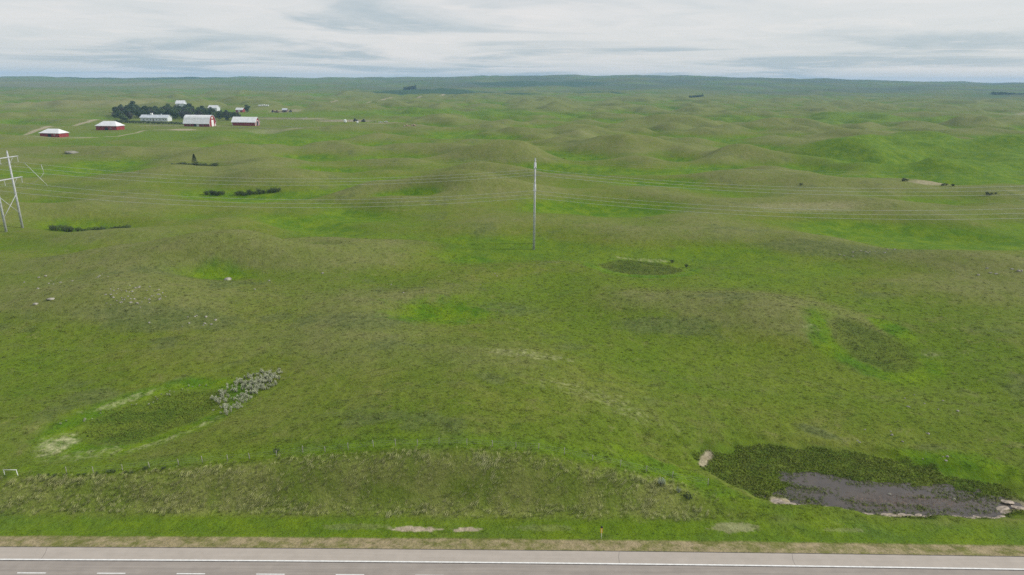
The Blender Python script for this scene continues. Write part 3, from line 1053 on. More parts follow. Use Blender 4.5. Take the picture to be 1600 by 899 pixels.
# ------------------------------------------------------------------ shrubs and trees
def leaf_mat(name, lo, hi, scale=.6):
    m, t, b = new_mat(name)
    co = N(t, 'ShaderNodeTexCoord')
    f = noise(t, co.outputs['Object'], scale, 4, .7)
    rn = N(t, 'ShaderNodeObjectInfo').outputs['Random']
    c = mix_rgb(t, ramp(t, f, .32, .68), lo, hi)
    hs = N(t, 'ShaderNodeHueSaturation')
    t.links.new(c, hs.inputs['Color'])
    mr = N(t, 'ShaderNodeMapRange')
    mr.inputs['To Min'].default_value = .75
    mr.inputs['To Max'].default_value = 1.25
    t.links.new(rn, mr.inputs['Value'])
    t.links.new(mr.outputs[0], hs.inputs['Value'])
    t.links.new(hs.outputs[0], b.inputs['Base Color'])
    b.inputs['Roughness'].default_value = .75
    set_spec(b, .2)
    soft_normal(t, b, .45)
    return m


def leaves(r, lobes, n, size):
    """leaf clumps spread through several lobes: (x, y, z, rx, rz)"""
    v, f = [], []
    w = [l[3] ** 2 * l[4] for l in lobes]
    for _ in range(n):
        cx, cy, cz, rx, rz = r.choices(lobes, w)[0]
        d = Vector((r.gauss(0, 1), r.gauss(0, 1), r.gauss(0, 1))).normalized() * r.uniform(.45, 1.06) ** .6
        p = Vector((cx + d.x * rx, cy + d.y * rx, cz + d.z * rz))
        a = Vector((r.gauss(0, 1), r.gauss(0, 1), r.gauss(0, .8))).normalized()
        b = a.cross(Vector((r.gauss(0, 1), r.gauss(0, 1), r.gauss(0, 1)))).normalized()
        s = size * r.uniform(.6, 1.3)
        n0 = len(v)
        v += [p - a * s, p + b * s * .55, p + a * s, p - b * s * .55]
        f.append((n0, n0 + 1, n0 + 2, n0 + 3))
    return v, f


M_BARK = plain('bark', (.11, .085, .065), .9, .3, 4)
M_LEAF = leaf_mat('dark_leaves', (.030, .054, .020), (.080, .118, .038))
M_LEAF2 = leaf_mat('mid_leaves', (.045, .080, .022), (.100, .145, .042))
M_PURPLE = leaf_mat('brownish_leaves', (.042, .042, .030), (.075, .070, .050))
M_SPRUCE = leaf_mat('spruce_needles', (.018, .036, .018), (.045, .068, .034))
M_WILLOW = leaf_mat('willow_leaves', (.036, .060, .020), (.085, .115, .040), 1.5)
M_SILVER = leaf_mat('silver_leaves', (.30, .34, .20), (.50, .51, .36), 3)
M_GREY = leaf_mat('grey_green_leaves', (.15, .19, .12), (.27, .31, .22), 3)


def make_tree(name, seed, h, w, mat, nleaf=1000, lsize=.75):
    r = random.Random(seed)
    t = empty(name, (0, 0, 0))
    mb = MB()
    mb.tube([(0, 0, -.4), (.1, 0, h * .25), (.2, .1, h * .5), (.1, .2, h * .8)], [.32, .26, .18, .05], 7)
    lobes = []
    for k in range(8):
        a = k * .8 + r.uniform(-.3, .3)
        zz = h * r.uniform(.32, .8)
        q = w * r.uniform(.35, .75) * (1 - .5 * abs(zz / h - .5))
        e = (q * math.cos(a), q * math.sin(a), zz + h * .06)
        mb.tube([(.1, .05, zz - h * .12), (e[0] * .5, e[1] * .5, zz - h * .02), e], [.13, .08, .03], 5)
        lobes.append((*e, w * r.uniform(.34, .55), h * r.uniform(.12, .2)))
    lobes.append((0, 0, h * .82, w * .45, h * .18))
    lobes.append((0, 0, h * .5, w * .6, h * .25))
    lobes.append((r.uniform(-1, 1), 0, h * .25, w * .6, h * .16))
    mb.build('trunk', M_BARK, t, True)
    v, f = leaves(r, lobes, nleaf, lsize)
    link_mesh('crown', v, f, mat, t)
    return t


def make_shrub(name, seed, h, w, mat, n, ls, stems=5):
    r = random.Random(seed)
    t = empty(name, (0, 0, 0))
    mb = MB()
    lobes = []
    for k in range(stems):
        a = 6.28 * k / stems + r.uniform(-.4, .4)
        e = (w * .55 * math.cos(a), w * .55 * math.sin(a), h * r.uniform(.5, .8))
        mb.tube([(e[0] * .15, e[1] * .15, -.15), (e[0] * .5, e[1] * .5, e[2] * .6), e], [.035 * h, .025 * h, .008 * h], 4)
        lobes.append((e[0], e[1], e[2] * .85, w * r.uniform(.38, .6), h * r.uniform(.22, .34)))
    lobes.append((0, 0, h * .4, w * .7, h * .36))
    mb.build('stem', M_BARK, t)
    v, f = leaves(r, lobes, n, ls)
    link_mesh('crown', v, f, mat, t)
    return t


def make_spruce(name, seed, h, w):
    r = random.Random(seed)
    t = empty(name, (0, 0, 0))
    MB().tube([(0, 0, -.4), (0, 0, h * .5), (0, 0, h)], [.22, .13, .02], 7).build('trunk', M_BARK, t, True)
    v, f = [], []
    for _ in range(1100):
        q = r.random() ** .75
        z = h * (.06 + .94 * q)
        rr = w * (1 - q) ** .8 * r.uniform(.4, 1.1) + .05
        a = r.uniform(0, 6.28)
        p = Vector((rr * math.cos(a), rr * math.sin(a), z - .18 * rr))
        o = Vector((math.cos(a), math.sin(a), -.25)).normalized()
        sd = Vector((-math.sin(a), math.cos(a), r.uniform(-.3, .3)))
        s = .38 * r.uniform(.6, 1.3)
        n0 = len(v)
        v += [p - o * s, p + sd * s * .5, p + o * s, p - sd * s * .5]
        f.append((n0, n0 + 1, n0 + 2, n0 + 3))
    link_mesh('crown', v, f, M_SPRUCE, t)
    return t


class Kind:
    """first use places the prototype itself, later uses place copies"""

    def __init__(self, protos):
        self.p, self.used = protos, [False] * len(protos)

    def put(self, k, x, y, s, label, cat, group=None, sz=None, dz=0.0):
        k %= len(self.p)
        o = self.p[k]
        if self.used[k]:
            o = copy_tree(o)
        self.used[k] = True
        o.location = (x, y, zt(x, y) + dz)
        o.rotation_euler = (0, 0, random.uniform(0, 6.28))
        o.scale = (s, s, sz or s)
        if 'group' in o.keys():
            del o['group']
        tag(o, label, cat, group)
        return o


trees = Kind([make_tree('grove_tree', 101, 14, 6.0, M_LEAF), make_tree('grove_tree', 102, 12, 6.6, M_LEAF2), make_tree('grove_tree', 103, 12, 6.2, M_PURPLE),
              make_tree('grove_tree', 104, 15, 5.4, M_LEAF), make_tree('grove_tree', 105, 10.5, 6.4, M_LEAF)])
GROVE = 'trees of the farmyard grove'
n = 0
grove_spots = []
while n < 112:
    y = random.uniform(1022, 1235)
    t_ = random.uniform(-.568, -.392)
    x = t_ * y
    if t_ > -.47 and y > 1170 - (t_ + .47) * 1200 + 60:
        continue
    if y < 1060 and t_ > -.545 and t_ < -.47:
        continue
    if any((x - a) ** 2 + (y - b) ** 2 < 40 for a, b in grove_spots):
        continue
    grove_spots.append((x, y))
    edge = sstep(-.585, -.54, np.array(t_)) * (1 - .55 * sstep(-.46, -.41, np.array(t_)))
    s = (.55 + .5 * float(edge)) * random.uniform(.85, 1.2)
    k = random.choice((0, 0, 1, 2, 3, 4))
    lab = {0: 'tall dark green tree within the dense farmyard grove', 1: 'rounder mid green tree within the dense farmyard grove', 2: 'brownish green tree within the dense farmyard grove',
           3: 'narrow tall tree within the dense farmyard grove', 4: 'low broad dark tree within the dense farmyard grove'}[k]
    lab = lab.replace('within the dense farmyard grove', ('near side' if y < 1110 else 'far side') + ' of the farmyard grove, ' + ('left' if t_ < -.51 else 'middle' if t_ < -.45 else 'right') + ' third')
    trees.put(k, x, y, s, lab, 'tree', GROVE)
    n += 1
for x, y, s, lab in ((-545, 985, .75, 'left front tree of the grove, beside the long white house'), (-557, 1000, .8, 'tree at the left end of the grove, behind the clipped hedge'),
                     (-462, 1012, .8, 'tree right of the long white house, behind the large barn'), (-480, 1270, 1.0, 'lone tree beside the small red shed behind the grove')):
    trees.put(int(abs(x)) % 2, x, y, s, lab, 'tree', GROVE)
hedge = Kind([make_shrub('hedge_shrub', 121, 4.2, 3.0, M_LEAF, 240, .40), make_shrub('hedge_shrub', 122, 3.6, 3.2, M_LEAF, 240, .40)])
for k in range(27):
    f_ = k / 26.
    hedge.put(k, -548 + 112 * f_ + random.uniform(-.6, .6), 968 - 28 * f_ + random.uniform(-.8, .8), random.uniform(.85, 1.1),
              'dark shrub in the clipped hedge row in front of the long white house', 'shrub', 'hedge row of the farmyard')

willow = Kind([make_shrub('willow_shrub', 131, 3.0, 2.1, M_WILLOW, 420, .22, 6), make_shrub('willow_shrub', 132, 2.5, 2.3, M_WILLOW, 420, .22, 7),
               make_shrub('willow_shrub', 133, 3.4, 1.9, M_WILLOW, 420, .22, 5)])


def willow_row(x0, y0, x1, y1, n, s, lab, grp, jit=1.4):
    for k in range(n):
        f_ = (k + .5) / n
        willow.put(random.randrange(3), x0 + (x1 - x0) * f_ + random.uniform(-.6, .6), y0 + (y1 - y0) * f_ + random.uniform(-jit, jit),
                   s * random.uniform(.75, 1.2), lab, 'shrub', grp)


willow_row(-194, 281, -163, 285, 17, .85, 'dark willow shrub in the low row right of the wooden power towers', 'willow row by the towers')
willow_row(-173, 383, -163, 384, 6, .85, 'dark willow shrub in the round clump left of the long willow row', 'round willow clump')
willow_row(-157, 384, -133, 390, 13, .85, 'dark willow shrub in the long slanting row in the left hollow', 'long willow row')
willow_row(-243, 492, -211, 492, 13, 1.15, 'dark low shrub in the band beneath the lone spruce', 'shrubs under the lone spruce')
willow_row(232, 411, 238, 410, 3, .6, 'dark shrub in the small clump left of the bare ground on the right', 'right hillside clump')
willow_row(249, 400, 258, 398, 5, .5, 'dark shrub beside the pale bare ground on the right', 'shrubs beside the bare ground')
willow_row(260, 374, 265, 373, 4, .5, 'dark shrub clump nearest the right edge above the wires', 'right edge clump')
willow_row(40, 560, 41, 560, 1, .8, 'single dark bush in the green hollow behind the single pole', None)
willow_row(165, 396, 168, 396, 1, .5, 'single dark bush in the pasture right of the green hollow', None)
willow_row(60.6, 232.5, 61.6, 232.5, 1, .45, 'small dark bush on the far right rim of the round kettle', None, .1)
willow_row(56.5, 239.5, 58.5, 239.5, 1, .5, 'dark bush on the pale back rim of the round kettle', None, .1)
sp = make_spruce('spruce_tree', 141, 9.0, 3.0)
sp.location = (-228, 493.5, zt(-228, 493.5))
tag(sp, 'lone dark spruce rising from a low shrub band', 'tree')

silver = Kind([make_shrub('silver_shrub', 151, 1.0, .36, M_SILVER, 100, .085, 5), make_shrub('silver_shrub', 152, .8, .42, M_SILVER, 100, .085, 5),
               make_shrub('silver_shrub', 153, 1.15, .32, M_SILVER, 100, .085, 5)])
n = 0
while n < 230:
    x, y = random.uniform(-60, -44), random.uniform(110, 134)
    e = ell(np.array([x]), np.array([y]), -52.2, 124.5, 5.6, 8.2, -.25)[0]
    e2 = ell(np.array([x]), np.array([y]), -52.0, 115.5, 3.6, 5.0, -.1)[0]
    hole = ell(np.array([x]), np.array([y]), -54.0, 123.0, 2.4, 3.4, 0)[0]
    pr = max(1.15 - e, .55 * (1.1 - e2)) * (.25 if hole < 1 else 1)
    if random.random() < pr * 1.2:
        silver.put(random.randrange(3), x, y, random.uniform(.55, 1.1), 'small silvery shrub in the pale thicket beside the left kettle', 'shrub', 'silver shrub thicket')
        n += 1
for k in range(26):
    f_ = random.random()
    silver.put(k, -80 + 17 * f_ + random.gauss(0, .8), 111 + 17 * f_ + random.gauss(0, .9), random.uniform(.3, .55), 'tiny pale shrub on the upper left rim of the left kettle', 'shrub', 'pale shrubs on the kettle rim')
bush = Kind([make_shrub('roadside_bush', 161, 1.3, .6, M_GREY, 150, .11), make_shrub('roadside_bush', 162, 1.0, .8, M_WILLOW, 160, .12)])
bush.put(0, 22.9, 90.6, 1.1, 'silver green bush standing alone above the roadside slope', 'shrub')
bush.put(1, 26.7, 89.0, 1.0, 'dark green bush at the right end of the roadside slope', 'shrub')
bush.put(0, 25.4, 89.9, .7, 'small grey bush beside the dark green bush on the roadside slope', 'shrub')
bush.put(1, -36.5, 94.2, .8, 'low dark bush in the fence line left of the knoll top', 'shrub')
for k in range(14):
    bush.put(1, -73 + 1.5 * k + random.uniform(-.5, .5), 92.4 + random.uniform(-.5, .4), random.uniform(.3, .6), 'small dark weed clump along the left fence line', 'shrub', 'weeds along the left fence')


def far_wood(name, label, x0, y0, x1, y1, n, h, size, mat=M_LEAF):
    r = random.Random(len(name) + n)
    v, f = [], []
    for k in range(n):
        t_ = r.random()
        x, y = x0 + (x1 - x0) * t_, y0 + (y1 - y0) * t_ + r.uniform(-h, h)
        hh = h * (.6 + .5 * pn(np.array([t_ * 9.]), np.array([.3]), n)[0] + .3 * r.random())
        z = zt(x, y) + r.uniform(0, hh)
        p = Vector((x, y, z))
        a = Vector((r.gauss(0, 1), r.gauss(0, 1), r.gauss(0, 1))).normalized()
        b = a.cross(Vector((r.gauss(0, 1), r.gauss(0, 1), r.gauss(0, 1)))).normalized()
        n0 = len(v)
        v += [p - a * size, p + b * size, p + a * size, p - b * size]
        f.append((n0, n0 + 1, n0 + 2, n0 + 3))
    o = link_mesh(name, v, f, mat)
    tag(o, label, None, None, 'stuff')


far_wood('far_woodland', 'dark woodland strip on the far left horizon', -2053, 5930, -1900, 5960, 500, 13, 4)
far_wood('far_woodland', 'dark windbreak on the far right plain', 1830, 2720, 1960, 2680, 700, 9, 2.2)
far_wood('far_woodland', 'dark shrubby patch on the far plain right of centre', 600, 2420, 650, 2425, 300, 7, 2.0)
far_wood('far_woodland', 'dark wooded knob on the far green field left of centre', -470, 3050, -420, 3060, 300, 16, 3.0)

# ------------------------------------------------------------------ fence, marker, brace
M_POST = plain('weathered_post', (.37, .35, .29), .9, .3, 6)
M_WIRE = plain('galvanised_wire', (.42, .42, .41), .5, .1, 4, .5)
M_WHITE = plain('white_paint', (.80, .80, .78), .6, .08, 2)
M_YELLOW = plain('yellow_plastic', (.78, .50, .03), .5, .12, 5)
M_BLACK = plain('black_rubber', (.02, .02, .02), .6, .2, 5)


def wire_fence(label, pts, spacing, h):
    f0 = empty('wire_fence', (pts[0][0], pts[0][1], zt(*pts[0])))
    tag(f0, label, 'fence')
    b = Vector(f0.location)
    tops = []
    for (x0, y0), (x1, y1) in zip(pts, pts[1:]):
        L = math.hypot(x1 - x0, y1 - y0)
        n = max(1, round(L / spacing))
        for k in range(n):
            t_ = k / n
            tops.append((x0 + (x1 - x0) * t_ + random.uniform(-.25, .25), y0 + (y1 - y0) * t_ + random.uniform(-.15, .15)))
    tops.append(pts[-1])
    rails = [[], [], []]
    for x, y in tops:
        z = zt(x, y)
        hh = h * random.uniform(.85, 1.12)
        lx, ly = random.gauss(0, .05), random.gauss(0, .05)
        base = Vector((x, y, z)) - b
        MB().tube([base + Vector((0, 0, -.4)), base + Vector((lx * .5, ly * .5, hh * .5)), base + Vector((lx, ly, hh))], [.055, .05, .045], 7).build('post', M_POST, f0, True)
        for i, q in enumerate((.35, .62, .9)):
            rails[i].append(base + Vector((lx * q, ly * q - .07, h * q)))
    for r_ in rails:
        MB().tube(r_, .006, 4).build('strand', M_WIRE, f0)
    return f0


fx = [-69, -64.7, -60.6, -51.6, -47.7, -40.4, -32.2, -24.8, -17.5, -10.9, -3, 8.1, 17, 25.3, 30.8]
wire_fence('weathered post and wire fence along the top of the roadside slope', [(x, 93.1 + .12 * math.sin(x)) for x in fx], 4.0, 1.15)
br = empty('pipe_brace', (-77.6, 92.9, zt(-77.6, 92.9)))
tag(br, 'small white pipe brace frame at the left end of the fence', 'brace')
MB().tube([(-1.05, 0, -.3), (-1.05, 0, .75)], .045, 8).build('leg', M_WHITE, br, True)
MB().tube([(1.3, -.35, -.3), (.92, 0, .76)], .045, 8).build('leg', M_WHITE, br, True)
MB().tube([(-1.15, 0, .80), (1.0, 0, .80)], .045, 8).build('rail', M_WHITE, br, True)

mk = empty('marker_post', (12.6, 80.4, zt(12.6, 80.4)))
tag(mk, 'yellow utility marker on a pale post in the roadside ditch', 'marker')
MB().tube([(0, 0, -.4), (0, 0, 1.2)], .05, 8).build('post', plain('pale_fibre_post', (.55, .56, .40), .6, .1, 4), mk, True)
sg = MB().prism([(-.14, 1.0), (.14, 1.0), (.17, 1.3), (.17, 1.85), (-.17, 1.85), (-.17, 1.3)], -.045, .045).build('marker_plate', M_YELLOW, mk)
MB().box(-.05, .05, -.052, -.047, 1.15, 1.75).build('pale_stripe', plain('pale_stripe', (.85, .78, .42), .5, .1, 4), sg)
MB().tube([(0, 0, 1.85), (0, 0, 1.98), (0, 0, 2.05)], [.17, .16, .07], 10).build('cap', M_BLACK, mk, True)

# ------------------------------------------------------------------ power line
M_POLE = plain('grey_pole', (.50, .51, .52), .65, .14, 1.2, .0, .4)
M_INS = plain('insulator_glass', (.55, .56, .54), .3, .1, 3, .0, .6)
M_COND = plain('aluminium_conductor', (.62, .63, .62), .45, .05, 2, .3)
ARM_UP, ARM_LOW = 29.2, 20.8


def tower(label, near, far, ztop=32.2):
    nv, fv = Vector((near[0], near[1], 0)), Vector((far[0], far[1], 0))
    b0 = zt(*near)
    t = empty('power_tower', (near[0], near[1], b0))
    tag(t, label, 'power tower', 'towers of the power line')
    o = Vector((near[0], near[1], b0))
    ax = (fv - nv).normalized()
    W = (fv - nv).length
    perp = Vector((ax.y, -ax.x, 0))
    for p in (nv, fv):
        zb = zt(p.x, p.y)
        MB().tube([Vector((p.x, p.y, zb - 1)) - o, Vector((p.x, p.y, ztop * .5)) - o, Vector((p.x, p.y, ztop)) - o], [.48, .40, .28], 14).build('pole', M_POLE, t, True)
        MB().tube([Vector((p.x, p.y, ztop)) - o, Vector((p.x, p.y, ztop + .25)) - o], [.32, .15], 10).build('pole_cap', M_POLE, t, True)
    pts = []
    for h in (ARM_UP, ARM_LOW):
        arm = MB()
        for s in (-.30, .30):
            arm.tube([nv - ax * 4.9 + perp * s + Vector((0, 0, h)) - o, fv + ax * 4.9 + perp * s + Vector((0, 0, h)) - o], .17, 8)
        a_ = arm.build('crossarm', M_POLE, t, True)
        for q in (-4.7, W * .5, W + 4.7):
            top = nv + ax * q + Vector((0, 0, h)) - o
            ins = MB()
            prof, rad = [], []
            for k in range(10):
                prof += [top + Vector((0, 0, -.25 - k * .2)), top + Vector((0, 0, -.33 - k * .2))]
                rad += [.05, .14]
            ins.tube([top] + prof + [top + Vector((0, 0, -2.4))], [.05] + rad + [.05], 8)
            ins.build('insulator', M_INS, t, True)
            pts.append(top + o + Vector((0, 0, -2.4)))
    # knee braces and the crossed braces between the poles
    for a, b in ((14.5, 6.5), (6.5, 14.5)):
        MB().tube([Vector((nv.x, nv.y, a)) - o + perp * .3, Vector((fv.x, fv.y, b)) - o + perp * .3], .11, 8).build('brace', M_POLE, t, True)
    for p, sgn in ((nv, -1), (fv, 1)):
        for h in (ARM_UP, ARM_LOW):
            MB().tube([Vector((p.x, p.y, h - 2.6)) - o, p + ax * sgn * 2.6 + Vector((0, 0, h)) - o], .07, 6).build('knee_brace', M_POLE, t, True)
    tops = [Vector((p.x, p.y, ztop + .25)) for p in (nv, fv)]
    return pts, tops


P_left, T_left = tower('two-legged grey power tower with hanging insulators at the left edge', (-201.8, 266.5), (-201.2, 275.0), 31.6)
P_mid, T_mid = tower('grey power tower seen edge-on as a single slender pole', (8.3, 256.0), (8.55, 263.8), 31.3)


def catenary(a, b, sag, n=26):
    return [a.lerp(b, i / n) - Vector((0, 0, 4 * sag * (i / n) * (1 - i / n))) for i in range(n + 1)]


right = Vector((218, -20, 0))
left = Vector((-216, 21, 0))
names = ['upper near', 'upper middle', 'upper far', 'lower near', 'lower middle', 'lower far']
for nm, a, b in zip(names, P_left, P_mid):
    pts = catenary(a + left, a, 5)[:-1] + catenary(a, b, 5.2)[:-1] + catenary(b, b + right, 5)
    o = MB().tube(pts, .045, 6).build('power_cable', M_COND, None, True)
    tag(o, nm + ' cable of the power line crossing the pasture', 'cable', 'cables of the power line')
for nm, a, b in zip(('near', 'far'), T_left, T_mid):
    pts = catenary(a + left, a, 3)[:-1] + catenary(a, b, 3.2)[:-1] + catenary(b, b + right, 3)
    o = MB().tube(pts, .012, 5).build('shield_wire', M_COND, None, True)
    tag(o, 'thin ' + nm + ' wire strung between the tower tops', 'cable', 'cables of the power line')
# jumper between upper and lower far cables, right of the left tower
ju = empty('cable_jumper', (-193, 276, 20))
tag(ju, 'hanging cable jumper with insulator just right of the left tower', 'cable jumper')
jo = Vector(ju.location)
up_ = lambda f_: P_left[2].lerp(P_mid[2], f_) - Vector((0, 0, 4 * 5.2 * f_ * (1 - f_)))
lo_ = lambda f_: P_left[5].lerp(P_mid[5], f_) - Vector((0, 0, 4 * 5.2 * f_ * (1 - f_)))
q = up_(.045)
MB().tube([q - jo, q - jo + Vector((.5, 0, -3.4))], [.09, .11], 8).build('insulator', M_INS, ju, True)
e = lo_(.012)
st_ = q + Vector((.5, 0, -3.4))
MB().tube([st_ - jo, st_.lerp(e, .35) - jo - Vector((0, 0, 1.1)), st_.lerp(e, .7) - jo - Vector((0, 0, 1.1)), e - jo], .07, 6).build('jumper_wire', M_COND, ju, True)
MB().tube([up_(.012) - jo, lo_(.05) - jo], .08, 6).build('strut', M_COND, ju, True)

# ------------------------------------------------------------------ farm buildings
M_RED = plain('red_boards', (.27, .035, .035), .8, .18, .5)
M_ROOF = plain('white_metal_roof', (.78, .79, .80), .45, .07, .3)
M_TRIM = plain('white_trim', (.78, .78, .76), .6, .06, 1)
M_DARK = plain('dark_opening', (.025, .02, .02), .9, .1, 1)
M_HOUSE = plain('pale_siding', (.62, .66, .68), .7, .08, .6)
M_GREYROOF = plain('pale_grey_roof', (.58, .62, .66), .6, .1, .5)
M_DARKROOF = plain('brown_roof', (.16, .12, .10), .8, .2, .5)
M_GLASS = plain('window_glass', (.05, .06, .07), .12, .1, 1, 0, .6)


def building(name, label, cat, loc, rz, W, L, hw, prof, wall, roof, over=.7, thick=.35, group=None):
    """ridge along local y; prof = list of (x, z) from +x eave over the ridge to -x eave"""
    t = empty(name, (loc[0], loc[1], zt(*loc)), rz)
    tag(t, label, cat, group)
    if cat == 'barn':
        t.scale = (.93, .93, .93)
    MB().prism([(-W / 2, -1), (W / 2, -1), (W / 2, hw)] + prof[1:-1] + [(-W / 2, hw)], -L / 2, L / 2).build('wall', wall, t)
    outer = [(x * 1.012, z + thick) for x, z in prof]
    e0, e1 = prof[0], prof[-1]
    dx = over
    slope = (prof[1][1] - e0[1]) / (e0[0] - prof[1][0])
    outer[0] = (e0[0] + dx, e0[1] - dx * slope + thick)
    outer[-1] = (e1[0] - dx, e1[1] - dx * slope + thick)
    inner = [(x, z + .03) for x, z in prof]
    inner[0] = (e0[0] + dx, e0[1] - dx * slope + .03)
    inner[-1] = (e1[0] - dx, e1[1] - dx * slope + .03)
    n = len(outer)
    y0, y1 = -L / 2 - over, L / 2 + over
    v = [(x, y0, z) for x, z in outer] + [(x, y1, z) for x, z in outer] + [(x, y0, z) for x, z in inner] + [(x, y1, z) for x, z in inner]
    f = []
    for i in range(n - 1):
        f += [(i, i + 1, n + i + 1, n + i), (2 * n + i, 3 * n + i, 3 * n + i + 1, 2 * n + i + 1),
              (i, 2 * n + i, 2 * n + i + 1, i + 1), (n + i, n + i + 1, 3 * n + i + 1, 3 * n + i)]
    f += [(0, n, 3 * n, 2 * n), (n - 1, 3 * n - 1, 4 * n - 1, 2 * n - 1)]
    r = MB().add(v, f).build('roof', roof, t)
    return t, r


def on_front(t, W, y0, y1, z0, z1, name, mat, proud=.08, parent=None):
    return MB().box(W / 2 + .02, W / 2 + proud, y0, y1, z0, z1).build(name, mat, parent or t)


def on_end(t, L, x0, x1, z0, z1, name, mat, proud=.08, parent=None):
    return MB().box(x0, x1, L / 2 + .02, L / 2 + proud, z0, z1).build(name, mat, parent or t)


R90 = -math.pi / 2
# large gambrel barn
W, L, hw = 17, 37, 5.0
prof = [(W / 2 + 1.6, 4.3), (W * .44, 8.6), (W * .36, 11.4), (W * .24, 13.3), (W * .1, 14.4), (0, 14.7), (-W * .1, 14.4), (-W * .24, 13.3), (-W * .36, 11.4), (-W * .44, 8.6), (-W / 2 - 1.6, 4.3)]
t, r = building('barn', 'large red barn with rounded white gambrel roof beside the grove', 'barn', (-403, 901), R90 - .10, W, L, hw, prof, M_RED, M_ROOF, .5)
on_front(t, W, -4.0, -.6, 0, 3.6, 'open_doorway', M_DARK, .05)
d_ = on_front(t, W, -.4, 3.2, 0, 3.9, 'sliding_door', M_TRIM, .14)
for k in (-15, -10, 7.5, 12.5):
    wn = on_front(t, W, k, k + 1.5, 1.8, 3.2, 'window', M_TRIM, .07)
    on_front(t, W, k + .2, k + 1.3, 2.0, 3.0, 'pane', M_GLASS, .10, wn)
d_ = on_end(t, L, -2.8, 2.8, 0, 8.6, 'end_door', M_TRIM, .14)
on_end(t, L, -1.4, 1.4, 10.2, 12.6, 'loft_door', M_TRIM, .12)
on_end(t, L, -6.8, -5.2, 0, 3.0, 'side_door', M_TRIM, .12)
for x in (-W / 2 + .3, W / 2 - .3):
    on_end(t, L, x - .3, x + .3, 0, 5.2, 'corner_board', M_TRIM, .10)
# second barn
W, L, hw = 14, 34, 5.4
prof = [(W / 2, 5.4), (W * .25, 8.6), (0, 11.6), (-W * .25, 8.6), (-W / 2, 5.4)]
t, r = building('barn', 'smaller red gable barn with plain white roof right of the large barn', 'barn', (-353, 925), R90 - .08, W, L, hw, prof, M_RED, M_ROOF, 1.0)
od = on_end(t, L, -2.6, 2.6, 0, 6.0, 'open_doorway', M_DARK, .05)
on_end(t, L, -3.4, -2.7, 0, 6.4, 'door_frame', M_TRIM, .12, od)
on_end(t, L, 2.7, 3.4, 0, 6.4, 'door_frame', M_TRIM, .12, od)
on_end(t, L, -3.4, 3.4, 6.42, 7.0, 'door_frame', M_TRIM, .12, od)
for x in (-W / 2 + .3, W / 2 - .3):
    on_end(t, L, x - .3, x + .3, 0, 5.2, 'corner_board', M_TRIM, .10)
on_front(t, W, -17.1, -16.5, 0, 5.0, 'corner_board', M_TRIM, .10)
on_front(t, W, 16.5, 17.1, 0, 5.0, 'corner_board', M_TRIM, .10)
# long pale house
W, L, hw = 12, 40, 5.0
prof = [(W / 2, 5.0), (W * .25, 6.8), (0, 8.4), (-W * .25, 6.8), (-W / 2, 5.0)]
t, r = building('house', 'long pale house with light grey roof in front of the grove', 'house', (-513, 1008), R90 - .06, W, L, hw, prof, M_HOUSE, M_GREYROOF, .8)
MB().box(-1.2, 1.2, -7.2, -4.4, 7.6, 11.0).build('roof_vent', M_TRIM, r)
MB().box(.2, 1.0, 8.2, 9.2, 7.6, 10.2).build('chimney', M_HOUSE, r)
for k in (-16, -11, -6, 3, 8, 13, 16.5):
    wn = on_front(t, W, k, k + 1.9, 1.6, 3.4, 'window', M_TRIM, .07)
    on_front(t, W, k + .2, k + 1.7, 1.8, 3.2, 'pane', M_GLASS, .10, wn)
on_front(t, W, -1.6, -.2, 0, 3.2, 'door', M_DARKROOF, .10)
# red shed nearest, with a hipped pale roof
def hip_shed(label, loc, rz, W, L, hw, hr, roofm):
    t = empty('shed', (loc[0], loc[1], zt(*loc)), rz)
    tag(t, label, 'shed')
    MB().box(-W / 2, W / 2, -L / 2, L / 2, -1, hw).build('wall', M_RED, t)
    a, b, c = W / 2 + .8, L / 2 + .8, L / 2 - W * .38
    MB().add([(-a, -b, hw), (a, -b, hw), (a, b, hw), (-a, b, hw), (0, -c, hr), (0, c, hr), (-a, -b, hw - .3), (a, -b, hw - .3), (a, b, hw - .3), (-a, b, hw - .3)],
             [(0, 1, 4), (1, 2, 5, 4), (2, 3, 5), (3, 0, 4, 5), (6, 7, 1, 0), (7, 8, 2, 1), (8, 9, 3, 2), (9, 6, 0, 3), (9, 8, 7, 6)]).build('roof', roofm, t)
    on_front(t, W, -2.0, 2.0, 0, 3.2, 'door', M_DARK, .08)
    wn = on_front(t, W, 5, 6.6, 1.5, 2.9, 'window', M_TRIM, .08)
    on_front(t, W, 5.2, 6.4, 1.7, 2.7, 'pane', M_GLASS, .11, wn)
    return t


hip_shed('red shed with low pale hipped roof nearest the left edge', (-478, 726), R90 - .15, 13, 22, 4.2, 8.2, M_ROOF)
hip_shed('red shed with pale hipped roof at the left end of the hedge', (-483, 838), R90 - .1, 15, 26, 5.0, 10.2, M_ROOF)
W, L, hw = 8, 14, 4.0
prof = [(W / 2, 4.0), (W * .25, 5.6), (0, 7.2), (-W * .25, 5.6), (-W / 2, 4.0)]
t, r = building('shed', 'small red shed with white roof at the right end of the grove', 'shed', (-500, 1290), R90 - .2, W, L, hw, prof, M_RED, M_ROOF, .6)
on_front(t, W, -2.0, 2.0, 0, 3.0, 'door', M_TRIM, .10)
prof = [(5.5, 8.0), (2.75, 10.5), (0, 13.0), (-2.75, 10.5), (-5.5, 8.0)]
t, r = building('house', 'white roofed house just showing above the middle of the grove', 'house', (-640, 1360), R90, 11, 16, 8.0, prof, M_HOUSE, M_ROOF, .8)
on_front(t, 11, -4, -2, 4, 6, 'window', M_GLASS, .08)
prof = [(5, 5.0), (2.5, 7.0), (0, 9.0), (-2.5, 7.0), (-5, 5.0)]
